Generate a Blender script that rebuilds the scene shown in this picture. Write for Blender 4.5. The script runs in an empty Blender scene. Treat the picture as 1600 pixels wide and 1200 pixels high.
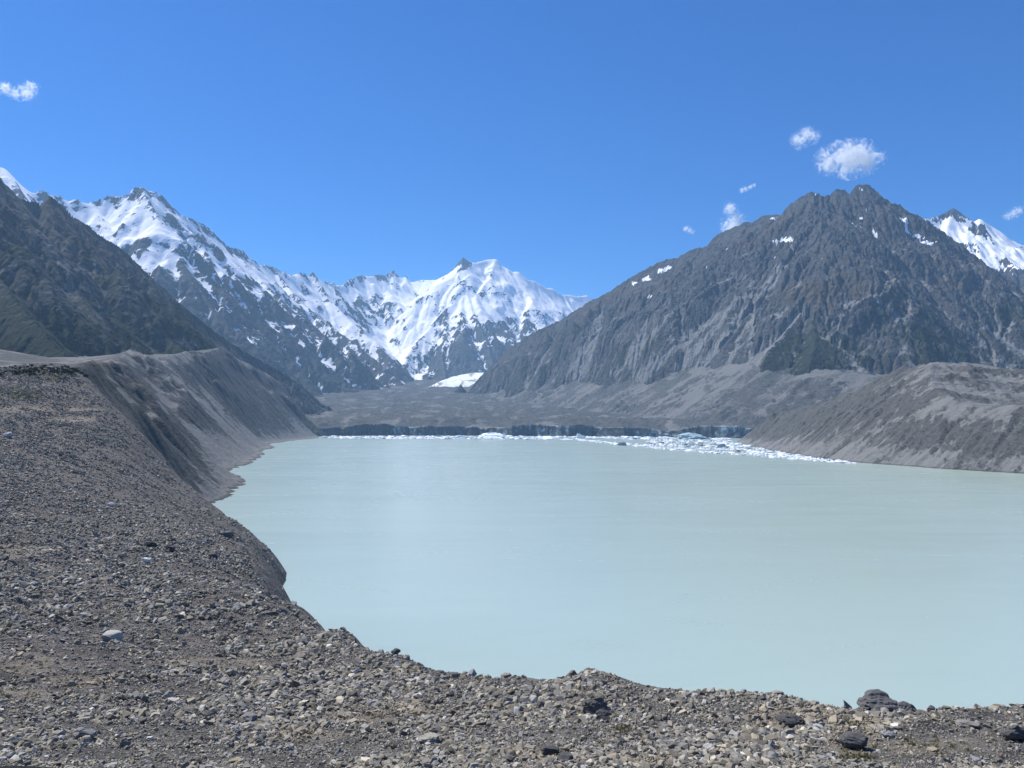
import bpy, math, random
import numpy as np
from mathutils import Vector
import bmesh
scene = bpy.context.scene
C = scene.collection
random.seed(7)
RNG = np.random.default_rng(11)

# ---------------------------------------------------------------- camera
HC = 100.0                    # eye height above the lake, metres
F = 1190.0                    # focal length in pixels of the 1600 px wide photograph
HOR = 655.0                   # row of the horizon
PITCH = math.atan((HOR-600.0)/F)
cam_d = bpy.data.cameras.new('camera'); cam = bpy.data.objects.new('camera', cam_d); C.objects.link(cam)
cam.location = (0, 0, HC)
cam.rotation_euler = (math.pi/2+PITCH, 0, 0)
cam_d.sensor_width = 36.0; cam_d.lens = 36.0*F/1600.0
cam_d.clip_start = 0.5; cam_d.clip_end = 90000
scene.camera = cam

# ---------------------------------------------------------------- sky, sun, exposure
SUN_EL = math.radians(57); SUN_AZ = math.radians(-56)      # azimuth from +Y (view direction), negative = to the left
w = bpy.data.worlds.new('World'); scene.world = w; w.use_nodes = True
nt = w.node_tree; bg = nt.nodes['Background']
sky = nt.nodes.new('ShaderNodeTexSky'); sky.sky_type = 'NISHITA'; sky.sun_disc = False
sky.sun_elevation = SUN_EL; sky.sun_rotation = SUN_AZ
sky.altitude = 1500; sky.air_density = 1.0; sky.dust_density = 0.0; sky.ozone_density = 4.5
hs = nt.nodes.new('ShaderNodeHueSaturation'); hs.inputs['Saturation'].default_value = 1.2
hs.inputs['Hue'].default_value = 0.5
nt.links.new(sky.outputs[0], hs.inputs['Color'])
tint = nt.nodes.new('ShaderNodeMix'); tint.data_type = 'RGBA'; tint.blend_type = 'MULTIPLY'; tint.inputs[0].default_value = 1
tint.inputs[7].default_value = (.235, .695, 1.05, 1); nt.links.new(hs.outputs[0], tint.inputs[6]); nt.links.new(tint.outputs[2], bg.inputs[0])
bg.inputs[1].default_value = 0.099
sl = bpy.data.lights.new('sun', 'SUN'); sl.energy = 5.0; sl.angle = math.radians(0.5); sl.color = (1, .95, .87)
so = bpy.data.objects.new('sun', sl); C.objects.link(so)
sd = Vector((math.sin(SUN_AZ)*math.cos(SUN_EL), math.cos(SUN_AZ)*math.cos(SUN_EL), math.sin(SUN_EL)))
so.rotation_euler = sd.to_track_quat('Z', 'Y').to_euler(); so.location = (0, 0, 6000)
scene.view_settings.view_transform = 'Standard'; scene.view_settings.look = 'None'
scene.view_settings.exposure = 0.43; scene.view_settings.gamma = 1.0
scene.cycles.volume_bounces = 1
scene.cycles.max_bounces = 6; scene.cycles.diffuse_bounces = 2

# ---------------------------------------------------------------- geometry of the view
CP, SP = math.cos(PITCH), math.sin(PITCH)
def P(px, py, Y):
    """world point seen at photo pixel (px, py) at forward distance Y"""
    a = (600.0-py)/F
    dx, dy, dz = (px-800.0)/F, CP - a*SP, SP + a*CP
    k = Y/dy
    return (dx*k, Y, HC + dz*k)
def proj(x, y, z):
    zz = z-HC
    f = y*CP + zz*SP; u = -y*SP + zz*CP
    f = np.maximum(f, 1e-3)
    return 800+F*x/f, 600-F*u/f

# ---------------------------------------------------------------- noise
def _hash(ix, iy, seed):
    n = (ix.astype(np.int64)*374761393 + iy.astype(np.int64)*668265263 + seed*974634777) & 0xffffffff
    n = ((n ^ (n >> 13))*1274126177) & 0xffffffff
    return ((n ^ (n >> 16)) & 0xffff)/65535.0
def perlin(x, y, seed=0):
    ix = np.floor(x); iy = np.floor(y); fx = x-ix; fy = y-iy
    ix = ix.astype(np.int64); iy = iy.astype(np.int64)
    def g(ax, ay, dx, dy):
        a = _hash(ax, ay, seed)*2*math.pi
        return np.cos(a)*dx + np.sin(a)*dy
    u = fx*fx*fx*(fx*(fx*6-15)+10); v = fy*fy*fy*(fy*(fy*6-15)+10)
    a = g(ix, iy, fx, fy); b = g(ix+1, iy, fx-1, fy); c = g(ix, iy+1, fx, fy-1); d = g(ix+1, iy+1, fx-1, fy-1)
    return ((a+(b-a)*u) + ((c+(d-c)*u)-(a+(b-a)*u))*v)*1.5
def fbm(x, y, scale, oct=5, seed=0, gain=.5, ridged=False):
    x = x+0.0; y = y+0.0; s = np.zeros(np.broadcast(x, y).shape); amp = 1.0; f = 1.0/scale; tot = 0
    for o in range(oct):
        n = perlin(x*f+o*17.3, y*f-o*9.1, seed+o)
        if ridged: n = 1-2*np.abs(n)
        s += n*amp; tot += amp; amp *= gain; f *= 2.03
    return s/tot
def sstep(a, b, x):
    t = np.clip((x-a)/(b-a), 0, 1); return t*t*(3-2*t)
def blur(a, n=1):
    for _ in range(n):
        p = np.pad(a, 1, mode='edge')
        a = (p[:-2, 1:-1]+p[2:, 1:-1]+p[1:-1, :-2]+p[1:-1, 2:]+4*p[1:-1, 1:-1])/8
    return a

# ---------------------------------------------------------------- terrain tools
def ridge_field(X, Y, lines, slope, L, H=None, D=None):
    """height = highest of (ridge height - fall with distance) over all ridge segments"""
    if H is None: H = np.full(X.shape, -9999.0); D = np.full(X.shape, 9999.0)
    x0, y0 = X[0, 0], Y[0, 0]; cell = X[0, 1]-X[0, 0]; ny, nx = X.shape
    for ln in lines:
        for (a, b) in zip(ln[:-1], ln[1:]):
            ax, ay, az = a; bx, by, bz = b
            R = max(max(az, bz)/slope*1.6+100, 200)
            i0 = int(max(0, (min(ax, bx)-R-x0)/cell)); i1 = int(min(nx, (max(ax, bx)+R-x0)/cell+2))
            j0 = int(max(0, (min(ay, by)-R-y0)/cell)); j1 = int(min(ny, (max(ay, by)+R-y0)/cell+2))
            if i1 <= i0 or j1 <= j0: continue
            sl = (slice(j0, j1), slice(i0, i1)); x = X[sl]; y = Y[sl]
            vx, vy = bx-ax, by-ay; q = vx*vx+vy*vy+1e-6
            t = np.clip(((x-ax)*vx+(y-ay)*vy)/q, 0, 1)
            d = np.hypot(x-ax-t*vx, y-ay-t*vy)
            h = az+(bz-az)*t - slope*d/(1+d/L)
            m = h > H[sl]
            H[sl] = np.where(m, h, H[sl]); D[sl] = np.where(m, d, D[sl])
    return H, D
def ribs(lines, step, fall, zend, seed, length=9e9, spread=75, lvl=1, seg=110, bend=14, sides=(1, -1), aim=None):
    """side ribs running down from ridge lines"""
    rng = random.Random(seed); out = []
    for ln in lines:
        acc = step*rng.uniform(.3, .8); side = rng.choice(sides)
        for (a, b) in zip(ln[:-1], ln[1:]):
            L = math.hypot(b[0]-a[0], b[1]-a[1]); t = 0
            while t+acc < L:
                t += acc; acc = step*rng.choice((.4, .7, 1, 1.5, 2.1))*rng.uniform(.8, 1.2); side = -side if len(sides) > 1 else side
                k = t/L; p = [a[i]+(b[i]-a[i])*k for i in range(3)]
                ang = math.atan2(b[1]-a[1], b[0]-a[0]) if b[2] < a[2] else math.atan2(a[1]-b[1], a[0]-b[0])
                ang += side*math.radians(spread+rng.uniform(-18, 18))
                if aim:
                    if math.sin(ang) > .5: continue
                    ang = aim(p[0], p[1])+math.radians(rng.uniform(-13, 13))
                p[2] -= seg*.08
                pts = [tuple(p)]; ll = 0; mx = length*rng.uniform(.5, 1.2); f = fall*rng.uniform(.8, 1.15)
                while pts[-1][2] > zend and ll < mx:
                    ang += math.radians(rng.uniform(-bend, bend)); sg = seg*rng.uniform(.7, 1.3)
                    q = pts[-1]; pts.append((q[0]+math.cos(ang)*sg, q[1]+math.sin(ang)*sg, q[2]-sg*f*rng.uniform(.6, 1.4))); ll += sg
                if len(pts) > 1: out.append(pts)
            acc -= (L-t)
            if acc < 0: acc = step*.2
    return out
def mountain(X, Y, main, spurs, seed, m_sl, s_sl, r_sl, step, seg, zend, warp, r2=True, bend=24, aim=None, fall=.8):
    wx = fbm(X, Y, warp*7, 4, seed)*warp; wy = fbm(X, Y, warp*7, 4, seed+4)*warp
    H, D = ridge_field(X, Y, [main], m_sl, 1e5)
    DM = D.copy()
    H = H-45*(seg/100)*(1-np.exp(-D/(60*seg/100)))
    r1 = ribs([main], step, fall*m_sl, zend, seed, seg=seg, bend=bend, length=step*5, aim=aim)
    rb = r1+ribs(spurs, step*.62, .82*s_sl, zend, seed+1, length=step*2.6, spread=55, seg=seg*.7)
    H2, D2 = ridge_field(X, Y, spurs, s_sl, 1e5)
    m = H2 > H; H = np.where(m, H2, H); D = np.where(m, D2, D)
    r3 = ribs(rb, step*.5, .88*r_sl, zend, seed+2, length=step*.9, spread=48, seg=seg*.5) if r2 else []
    MA = np.array(main); mpx, mpy = proj(MA[:, 0], MA[:, 1], MA[:, 2]); od = np.argsort(mpx); mpx = mpx[od]; mpy = mpy[od]
    ok = []
    for rl in rb+r3:                      # a rib never overtops the main ridge behind it
        q = np.array(rl); qx, qy = proj(q[:, 0], q[:, 1], q[:, 2]); bad = np.where(qy[1:] < np.interp(qx[1:], mpx, mpy)+7)[0]
        if len(bad): rl = rl[:bad[0]+1]
        if len(rl) > 1: ok.append(rl)
    H2, D2 = ridge_field(X, Y, ok, r_sl, 1e5)
    # warp only the ribs
    ix = np.clip(np.arange(X.shape[1])[None, :]+wx/(X[0, 1]-X[0, 0]), 0, X.shape[1]-1).astype(int)
    iy = np.clip(np.arange(X.shape[0])[:, None]+wy/(X[0, 1]-X[0, 0]), 0, X.shape[0]-1).astype(int)
    H2 = H2[iy, ix]; D2 = D2[iy, ix]
    m = H2 > H; H = np.where(m, H2, H); D = np.where(m, D2, D)
    return H, D, DM
def droplets(h, cell, n, steps=60, batches=16, inertia=.15, cap=5.0, er=.35, dep=.12, seed=1, top=None):
    """water drops running down the field, cutting gullies; h in metres; returns h, flow map, deposit map"""
    rng = np.random.default_rng(seed)
    ny, nx = h.shape; H = (h/cell).copy(); H0 = H.copy()
    flow = np.zeros(H.size)
    for b in range(batches):
        m = n//batches
        x = rng.uniform(1, nx-3, m); y = rng.uniform(1, ny-3, m)
        dx = np.zeros(m); dy = np.zeros(m); vel = np.ones(m); wat = np.ones(m); sed = np.zeros(m)
        for s in range(steps):
            ix = x.astype(int); iy = y.astype(int); fx = x-ix; fy = y-iy
            Hf = H.ravel(); k = iy*nx+ix
            a = Hf[k]; bb = Hf[k+1]; c = Hf[k+nx]; d = Hf[k+nx+1]
            gx = (bb-a)*(1-fy)+(d-c)*fy; gy = (c-a)*(1-fx)+(d-bb)*fx
            h0 = a*(1-fx)*(1-fy)+bb*fx*(1-fy)+c*(1-fx)*fy+d*fx*fy
            dx = dx*inertia-gx*(1-inertia); dy = dy*inertia-gy*(1-inertia)
            l = np.hypot(dx, dy)+1e-9; dx /= l; dy /= l
            x2 = np.clip(x+dx, 1, nx-3); y2 = np.clip(y+dy, 1, ny-3)
            jx = x2.astype(int); jy = y2.astype(int); ux = x2-jx; uy = y2-jy; j = jy*nx+jx
            h1 = Hf[j]*(1-ux)*(1-uy)+Hf[j+1]*ux*(1-uy)+Hf[j+nx]*(1-ux)*uy+Hf[j+nx+1]*ux*uy
            dh = h1-h0
            cp = np.maximum(-dh, .01)*vel*wat*cap
            up = dh > 0
            q = np.where(up, np.minimum(dh, sed), np.where(sed > cp, (sed-cp)*dep, -np.minimum((cp-sed)*er*.1, np.maximum(-dh, 0)*.5)))
            sed = sed-q
            for (kk, ww) in ((k, (1-fx)*(1-fy)), (k+1, fx*(1-fy)), (k+nx, (1-fx)*fy), (k+nx+1, fx*fy)):
                H += np.bincount(kk, weights=q*ww, minlength=H.size).reshape(H.shape)
            flow += np.bincount(k, weights=wat, minlength=H.size)
            vel = np.sqrt(np.maximum(vel*vel*.95 - dh*1.0, .05)); vel = np.minimum(vel, 3)
            wat *= .985; x, y = x2, y2
        dlt = H-H0
        dlt = np.clip(dlt, -3.2, .9)
        dlt[:3] = 0; dlt[-4:] = 0; dlt[:, :3] = 0; dlt[:, -4:] = 0
        H = H0+(dlt*.75+blur(dlt)*.25)
    return H*cell, np.log1p(flow.reshape(H.shape)), (H-H0)*cell
def talus(h, cell, maxslope, it=30, k=.22):
    T = maxslope*cell
    for _ in range(it):
        for ax, sh in ((0, 1), (0, -1), (1, 1), (1, -1)):
            n = np.roll(h, sh, axis=ax); d = h-n-T
            mv = np.maximum(d, 0)*k*.5
            if ax == 0:
                if sh == 1: mv[0, :] = 0
                else: mv[-1, :] = 0
            else:
                if sh == 1: mv[:, 0] = 0
                else: mv[:, -1] = 0
            h = h-mv+np.roll(mv, -sh, axis=ax)
    return h
def link_mesh(name, co, faces, mat, attrs=None, smooth=True):
    me = bpy.data.meshes.new(name)
    n = faces.shape[1]
    me.vertices.add(len(co)); me.vertices.foreach_set('co', np.ascontiguousarray(co, dtype=np.float32).ravel())
    me.loops.add(faces.size); me.loops.foreach_set('vertex_index', faces.astype(np.int32).ravel())
    me.polygons.add(len(faces)); me.polygons.foreach_set('loop_start', np.arange(0, faces.size, n, dtype=np.int32))
    me.update(calc_edges=True)
    me.polygons.foreach_set('use_smooth', np.full(len(faces), smooth))
    for k, v in (attrs or {}).items():
        if v.ndim == 1:
            a = me.attributes.new(k, 'FLOAT', 'POINT'); a.data.foreach_set('value', v.astype(np.float32))
        else:
            a = me.attributes.new(k, 'FLOAT_COLOR', 'POINT')
            vv = np.ones((len(co), 4), dtype=np.float32); vv[:, :3] = v; a.data.foreach_set('color', vv.ravel())
    me.materials.append(mat)
    o = bpy.data.objects.new(name, me); C.objects.link(o)
    return o
def grid_faces(ny, nx, keep=None):
    i = np.arange(ny*nx).reshape(ny, nx)
    f = np.stack([i[:-1, :-1], i[:-1, 1:], i[1:, 1:], i[1:, :-1]], -1).reshape(-1, 4)
    if keep is not None:
        kk = keep.ravel(); f = f[kk[f].any(1)]
    return f
def compact(co, f, attrs):
    used = np.zeros(len(co), bool); used[f.ravel()] = True
    idx = np.cumsum(used)-1
    return co[used], idx[f], {k: v[used] for k, v in attrs.items()}
def build_grid(name, X, Y, Z, mat, attrs, zmin=-1.5, kind='structure', extra_keep=None, smooth=True):
    keep = Z > zmin
    if extra_keep is not None: keep &= extra_keep
    Z = np.maximum(Z, -2.6)
    co = np.stack([X.ravel(), Y.ravel(), Z.ravel()], -1)
    f = grid_faces(*Z.shape, keep=keep)
    co, f, at = compact(co, f, {k: v.ravel() for k, v in attrs.items()})
    o = link_mesh(name, co, f, mat, at, smooth)
    if kind: o['kind'] = kind
    return o
def ragged(X, Y, scale, amp, arrs, seed=261):
    jx = np.clip(np.arange(X.shape[1])[None, :]+(fbm(X, Y, scale, 5, seed, .7)*amp).round(), 0, X.shape[1]-1).astype(int)
    jy = np.clip(np.arange(X.shape[0])[:, None]+(fbm(X, Y, scale, 5, seed+1, .7)*amp).round(), 0, X.shape[0]-1).astype(int)
    return [a[jy, jx] for a in arrs]
def mk_grid(x0, x1, y0, y1, cell):
    xs = np.arange(x0, x1+cell, cell, dtype=float); ys = np.arange(y0, y1+cell, cell, dtype=float)
    return np.meshgrid(xs, ys)
def slope_of(Z, cell):
    gy, gx = np.gradient(Z, cell); return np.hypot(gx, gy), gx, gy
def norm01(a, lo=2, hi=98):
    p, q = np.percentile(a, [lo, hi]); return np.clip((a-p)/(q-p+1e-9), 0, 1)
def blobs(X, Y, Z, lst):
    """soft patches fixed to the ground: (photo px, py of centre, half width px, half height px, tilt deg)"""
    M = np.zeros_like(X)
    px, py = proj(X, Y, Z)
    for (cx, cy, rx, ry, tilt) in lst:
        dx, dy = px-cx, py-cy
        # nearest terrain point to that sight line, front-most
        c = np.hypot(dx, dy) + 0.0015*(Y-Y.min())
        k = np.argmin(c); x0, y0, z0 = X.flat[k], Y.flat[k], Z.flat[k]
        s = y0/F
        t = math.radians(tilt)
        # world coordinates on the slope: across and up
        a = (X-x0)/s; b = (Z-z0)/s
        u = a*math.cos(t)-b*math.sin(t)*1.0; v = a*math.sin(t)+b*math.cos(t)
        dyn = (Y-y0)/s
        r = (u/rx)**2+(v/ry)**2+(dyn/(max(rx, ry)*4))**2
        M = np.maximum(M, np.clip(1.25-r*.6, 0, 1))
    return M

def chutes(X, Y, px, py, segs, seed, wob=3.0):
    """scree runs: bands on the ground between two sighted points, widening downhill (x1, y1, x2, y2, w1, w2 in photo px)"""
    M = np.zeros_like(X); n = fbm(X, Y, 160, 4, seed, .6); px = px+n*wob*2
    for (x1, y1, x2, y2, w1, w2) in segs:
        vx, vy = x2-x1, y2-y1; q = vx*vx+vy*vy
        tt = ((px-x1)*vx+(py-y1)*vy)/q; t = np.clip(tt, 0, 1)
        d = np.hypot(px-x1-t*vx, py-y1-t*vy)/(w1+(w2-w1)*t)
        M = np.maximum(M, np.clip(1.3-d, 0, 1)*(.65+n*1.1))
    return np.clip(M, 0, 1)
# ---------------------------------------------------------------- materials
def new_mat(name):
    m = bpy.data.materials.new(name); m.use_nodes = True
    t = m.node_tree; b = t.nodes['Principled BSDF']
    return m, t, b
def N(t, typ, **kw):
    n = t.nodes.new(typ)
    for k, v in kw.items():
        if hasattr(n, k): setattr(n, k, v)
        else: n.inputs[k].default_value = v
    return n
def mix(t, fac, a, b, mode='MIX'):
    m = t.nodes.new('ShaderNodeMix'); m.data_type = 'RGBA'; m.blend_type = mode
    for i, v in ((0, fac), (6, a), (7, b)):
        if hasattr(v, 'links') or hasattr(v, 'is_linked'): t.links.new(v, m.inputs[i])
        elif isinstance(v, (int, float)): m.inputs[i].default_value = v
        else: m.inputs[i].default_value = (*v, 1)
    return m.outputs[2]
def math_n(t, op, a, b=0.0, c=0.0, clamp=False):
    m = t.nodes.new('ShaderNodeMath'); m.operation = op; m.use_clamp = clamp
    for i, v in enumerate((a, b, c)):
        if hasattr(v, 'is_linked'): t.links.new(v, m.inputs[i])
        else: m.inputs[i].default_value = v
    return m.outputs[0]
def noise(t, vec, scale, detail=6, rough=.6, dist=0.0):
    n = N(t, 'ShaderNodeTexNoise'); n.inputs['Scale'].default_value = scale; n.inputs['Detail'].default_value = detail
    n.inputs['Roughness'].default_value = rough; n.inputs['Distortion'].default_value = dist
    t.links.new(vec, n.inputs['Vector']); return n.outputs[0]
def attr(t, name):
    a = N(t, 'ShaderNodeAttribute'); a.attribute_name = name; return a
def thresh(t, v, lo, hi):
    r = N(t, 'ShaderNodeMapRange'); r.interpolation_type = 'SMOOTHSTEP'
    t.links.new(v, r.inputs[0]); r.inputs[1].default_value = lo; r.inputs[2].default_value = hi
    return r.outputs[0]
def terrain_mat(name, rock1, rock2, scree, veg, tan, sc, bump, snow_sc=None, bump_scale=None):
    m, t, b = new_mat(name)
    pos = N(t, 'ShaderNodeNewGeometry').outputs['Position']
    n1 = noise(t, pos, 1/sc, 8, .65); n2 = noise(t, pos, 1/(sc*6), 6, .6, .4); n3 = noise(t, pos, 3.2/sc, 5, .7)
    rock = mix(t, thresh(t, n1, .35, .65), rock1, rock2)
    rock = mix(t, thresh(t, n3, .3, .75), rock, tuple(min(1, c*1.35) for c in rock2))
    sv = math_n(t, 'ADD', attr(t, 'scree').outputs['Fac'], math_n(t, 'MULTIPLY_ADD', n1, .5, -.25))
    c = mix(t, thresh(t, sv, .35, .65), rock, mix(t, n3, tuple(k*.85 for k in scree), tuple(min(1, k*1.15) for k in scree)))
    tv = math_n(t, 'ADD', attr(t, 'tan').outputs['Fac'], math_n(t, 'MULTIPLY_ADD', n2, .8, -.4))
    c = mix(t, math_n(t, 'MULTIPLY', thresh(t, tv, .3, .75), .8), c, tan)
    vv = math_n(t, 'ADD', attr(t, 'veg').outputs['Fac'], math_n(t, 'MULTIPLY_ADD', n1, .9, -.45))
    vegc = mix(t, thresh(t, n2, .35, .65), tuple(k*.75 for k in veg), tuple(k*1.4 for k in veg))
    c = mix(t, math_n(t, 'MULTIPLY', thresh(t, vv, .35, .7), .9), c, vegc)
    ns = noise(t, pos, 1/(snow_sc or sc), 8, .74, .6)
    sn = math_n(t, 'ADD', attr(t, 'snow').outputs['Fac'], math_n(t, 'MULTIPLY_ADD', ns, 1.1, -.55))
    sm = thresh(t, sn, .475, .515)
    c = mix(t, sm, c, mix(t, thresh(t, ns, .35, .7), (.86, .88, .91), (.95, .955, .96)))
    sz = N(t, 'ShaderNodeSeparateXYZ'); t.links.new(pos, sz.inputs[0])
    wet = thresh(t, math_n(t, 'MULTIPLY_ADD', n1, -6.0, sz.outputs[2]), 0.5, -1.8)
    c = mix(t, math_n(t, 'MULTIPLY', wet, .55), c, (.035, .034, .032))
    t.links.new(c, b.inputs['Base Color'])
    b.inputs['Roughness'].default_value = .95; b.inputs['Specular IOR Level'].default_value = .15
    nb = noise(t, pos, 1/(bump_scale or sc), 10, .68, .2)
    bp = N(t, 'ShaderNodeBump'); t.links.new(nb, bp.inputs['Height']); bp.inputs['Distance'].default_value = bump
    t.links.new(math_n(t, 'MULTIPLY_ADD', sm, -.85, 1.0), bp.inputs['Strength'])
    t.links.new(bp.outputs[0], b.inputs['Normal'])
    return m

GREY1, GREY2 = (.065, .068, .078), (.13, .13, .14)
M_far = terrain_mat('snow_range_rock', (.027, .030, .034), (.085, .088, .09), (.15, .152, .15), (.05, .06, .03), (.11, .105, .095), 90, 110, snow_sc=60)
M_left = terrain_mat('bushy_slope_rock', (.028, .031, .032), (.078, .082, .08), (.18, .18, .17), (.014, .026, .013), (.085, .073, .06), 45, 36)
M_right = terrain_mat('grey_peak_rock', (.028, .031, .033), (.098, .10, .10), (.25, .25, .245), (.02, .03, .015), (.115, .098, .08), 60, 60, snow_sc=30)
M_wall = terrain_mat('moraine_wall_gravel', (.032, .034, .034), (.09, .092, .09), (.185, .187, .182), (.05, .06, .035), (.165, .155, .13), 14, 8)
M_glac = terrain_mat('debris_covered_ice', (.018, .02, .021), (.08, .083, .083), (.15, .152, .15), (.05, .06, .035), (.11, .10, .092), 22, 14)

# ================================================================= GROUND AND LAKE
gm, gt, gb = new_mat('gravel_plain')
gt.links.new(mix(gt, noise(gt, N(gt, 'ShaderNodeNewGeometry').outputs['Position'], .01, 8), (.1, .1, .1), (.2, .19, .18)), gb.inputs['Base Color'])
S = 40000
g = link_mesh('ground', np.array([(-S, -S, -3), (S, -S, -3), (S, S, -3), (-S, S, -3)], float), np.array([[0, 1, 2, 3]]), gm)
g['kind'] = 'structure'

wm, t, b = new_mat('milky_glacial_water')
pos = N(t, 'ShaderNodeNewGeometry').outputs['Position']
mp = N(t, 'ShaderNodeMapping'); mp.inputs['Scale'].default_value = (.35, 1, 1); t.links.new(pos, mp.inputs[0])
n1 = noise(t, mp.outputs[0], .0035, 5, .6, 1.2); n2 = noise(t, pos, .0012, 3, .5)
sx = N(t, 'ShaderNodeSeparateXYZ'); t.links.new(pos, sx.inputs[0])
wc = mix(t, thresh(t, n1, .42, .66), (.33, .42, .388), (.30, .385, .36))
wc = mix(t, thresh(t, n2, .35, .7), wc, (.325, .41, .375))
n5 = noise(t, mp.outputs[0], .012, 6, .65, 2.0); wc = mix(t, math_n(t, 'MULTIPLY', thresh(t, n5, .45, .8), .28), wc, (.26, .345, .335))
near_shore = math_n(t, 'MULTIPLY', thresh(t, math_n(t, 'SUBTRACT', sx.outputs[0], math_n(t, 'MULTIPLY', sx.outputs[1], .12)), 330, 800), thresh(t, math_n(t, 'MULTIPLY', sx.outputs[1], -1), -2600, -1300))
wc = mix(t, math_n(t, 'MULTIPLY', near_shore, math_n(t, 'MULTIPLY_ADD', n1, .9, .15)), wc, (.285, .345, .27))
t.links.new(wc, b.inputs['Base Color'])
b.inputs['IOR'].default_value = 1.33
t.links.new(math_n(t, 'MULTIPLY_ADD', thresh(t, n5, .35, .75), .07, .22), b.inputs['Roughness'])
wv = noise(t, pos, .6, 5, .6); wv2 = noise(t, mp.outputs[0], .05, 4, .6)
bp = N(t, 'ShaderNodeBump'); bp.inputs['Distance'].default_value = .2; bp.inputs['Strength'].default_value = .45; t.links.new(math_n(t, 'ADD', wv, math_n(t, 'MULTIPLY', wv2, 1.4)), bp.inputs['Height'])
t.links.new(bp.outputs[0], b.inputs['Normal'])
lake = link_mesh('lake_water', np.array([(-3500, -400, 0), (4500, -400, 0), (4500, 6200, 0), (-3500, 6200, 0)], float), np.array([[0, 1, 2, 3]]), wm)
lake['kind'] = 'structure'

# ================================================================= FAR SNOW RANGE
R1 = [P(-160, 215, 8000), P(-60, 240, 8300), P(5, 262, 8500), P(25, 285, 8600), P(50, 302, 8700), P(66, 300, 8800), P(95, 310, 9000), P(130, 316, 9100), P(145, 318, 9200),
      P(165, 310, 9300), P(178, 308, 9350), P(200, 305, 9400), P(210, 297, 9450), P(222, 294, 9500), P(240, 300, 9550), P(255, 308, 9600), P(268, 325, 9750), P(278, 333, 9800),
      P(300, 345, 10000), P(316, 353, 10200), P(330, 362, 10300), P(345, 378, 10600), P(357, 389, 10800), P(378, 393, 11100), P(393, 408, 11300), P(410, 414, 11600), P(425, 420, 11900),
      P(440, 424, 12100), P(455, 430, 12300), P(468, 427, 12500), P(482, 434, 12700), P(489, 428, 12800), P(505, 441, 13300), P(534, 446, 14000)]
R2 = [P(534, 446, 14000), P(547, 438, 14300), P(570, 431, 14800), P(588, 431, 15200), P(602, 432, 15500), P(614, 424, 15800), P(625, 434, 15900), P(635, 432, 16000), P(643, 440, 16000),
      P(664, 437, 15900), P(682, 437, 15700), P(700, 428, 15400), P(715, 416, 15200), P(724, 404, 15000), P(730, 411, 15000), P(737, 411, 15100), P(749, 409, 15300), P(760, 405, 15500),
      P(775, 405, 15500), P(784, 414, 15500), P(801, 425, 15500), P(809, 423, 15500), P(823, 437, 15600), P(836, 439, 15700), P(853, 450, 15900), P(862, 450, 16000),
      P(879, 461, 16300), P(887, 460, 16500), P(901, 463, 16700), P(918, 461, 16900), P(935, 480, 17200), P(980, 500, 17600)]
SP_ = [
 [P(5, 262, 8500), P(60, 340, 7900), P(120, 420, 7400)],
 [P(145, 318, 9200), P(180, 370, 8700), P(225, 440, 8200), P(270, 520, 7700)],
 [P(222, 294, 9500), P(250, 345, 9000), P(290, 420, 8500), P(340, 490, 8100), P(395, 560, 7800)],
 [P(268, 325, 9750), P(300, 380, 9500), P(345, 440, 9000), P(400, 505, 8600), P(455, 570, 8300), P(480, 592, 8200)],
 [P(330, 362, 10300), P(360, 420, 10000), P(400, 465, 9700), P(450, 525, 9300), P(505, 583, 9000)],
 [P(357, 389, 10800), P(400, 430, 10600), P(440, 470, 10200), P(490, 520, 9900), P(545, 572, 9600), P(570, 592, 9500)],
 [P(425, 420, 11900), P(455, 455, 11500), P(500, 500, 11100), P(550, 535, 10800), P(600, 575, 10400), P(625, 597, 10200)],
 [P(489, 428, 12800), P(515, 470, 12400), P(550, 505, 12000), P(585, 535, 11700), P(607, 558, 11400)],
 [P(570, 431, 14800), P(580, 460, 14400), P(588, 495, 14000), P(592, 515, 13700)],
 [P(614, 424, 15800), P(612, 455, 15200), P(602, 485, 14600), P(597, 510, 14200)],
 [P(724, 404, 15000), P(716, 429, 14700), P(682, 445, 14500), P(648, 474, 14100), P(622, 507, 13700), P(608, 530, 13400)],
 [P(737, 411, 15100), P(728, 455, 14300), P(695, 485, 13800), P(667, 518, 13300), P(640, 548, 12800), P(628, 575, 12300)],
 [P(728, 455, 14300), P(740, 490, 13600), P(760, 530, 12900), P(770, 570, 12300), P(775, 597, 11900)],
 [P(695, 485, 13800), P(700, 520, 13200), P(690, 560, 12400), P(695, 590, 11800)],
 [P(775, 405, 15500), P(790, 450, 15000), P(815, 500, 14300), P(835, 540, 13600), P(845, 585, 13000)],
 [P(823, 437, 15600), P(850, 480, 15100), P(885, 530, 14400), P(905, 580, 13600)],
 [P(879, 461, 16300), P(905, 500, 15600), P(950, 545, 15000)]]
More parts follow.
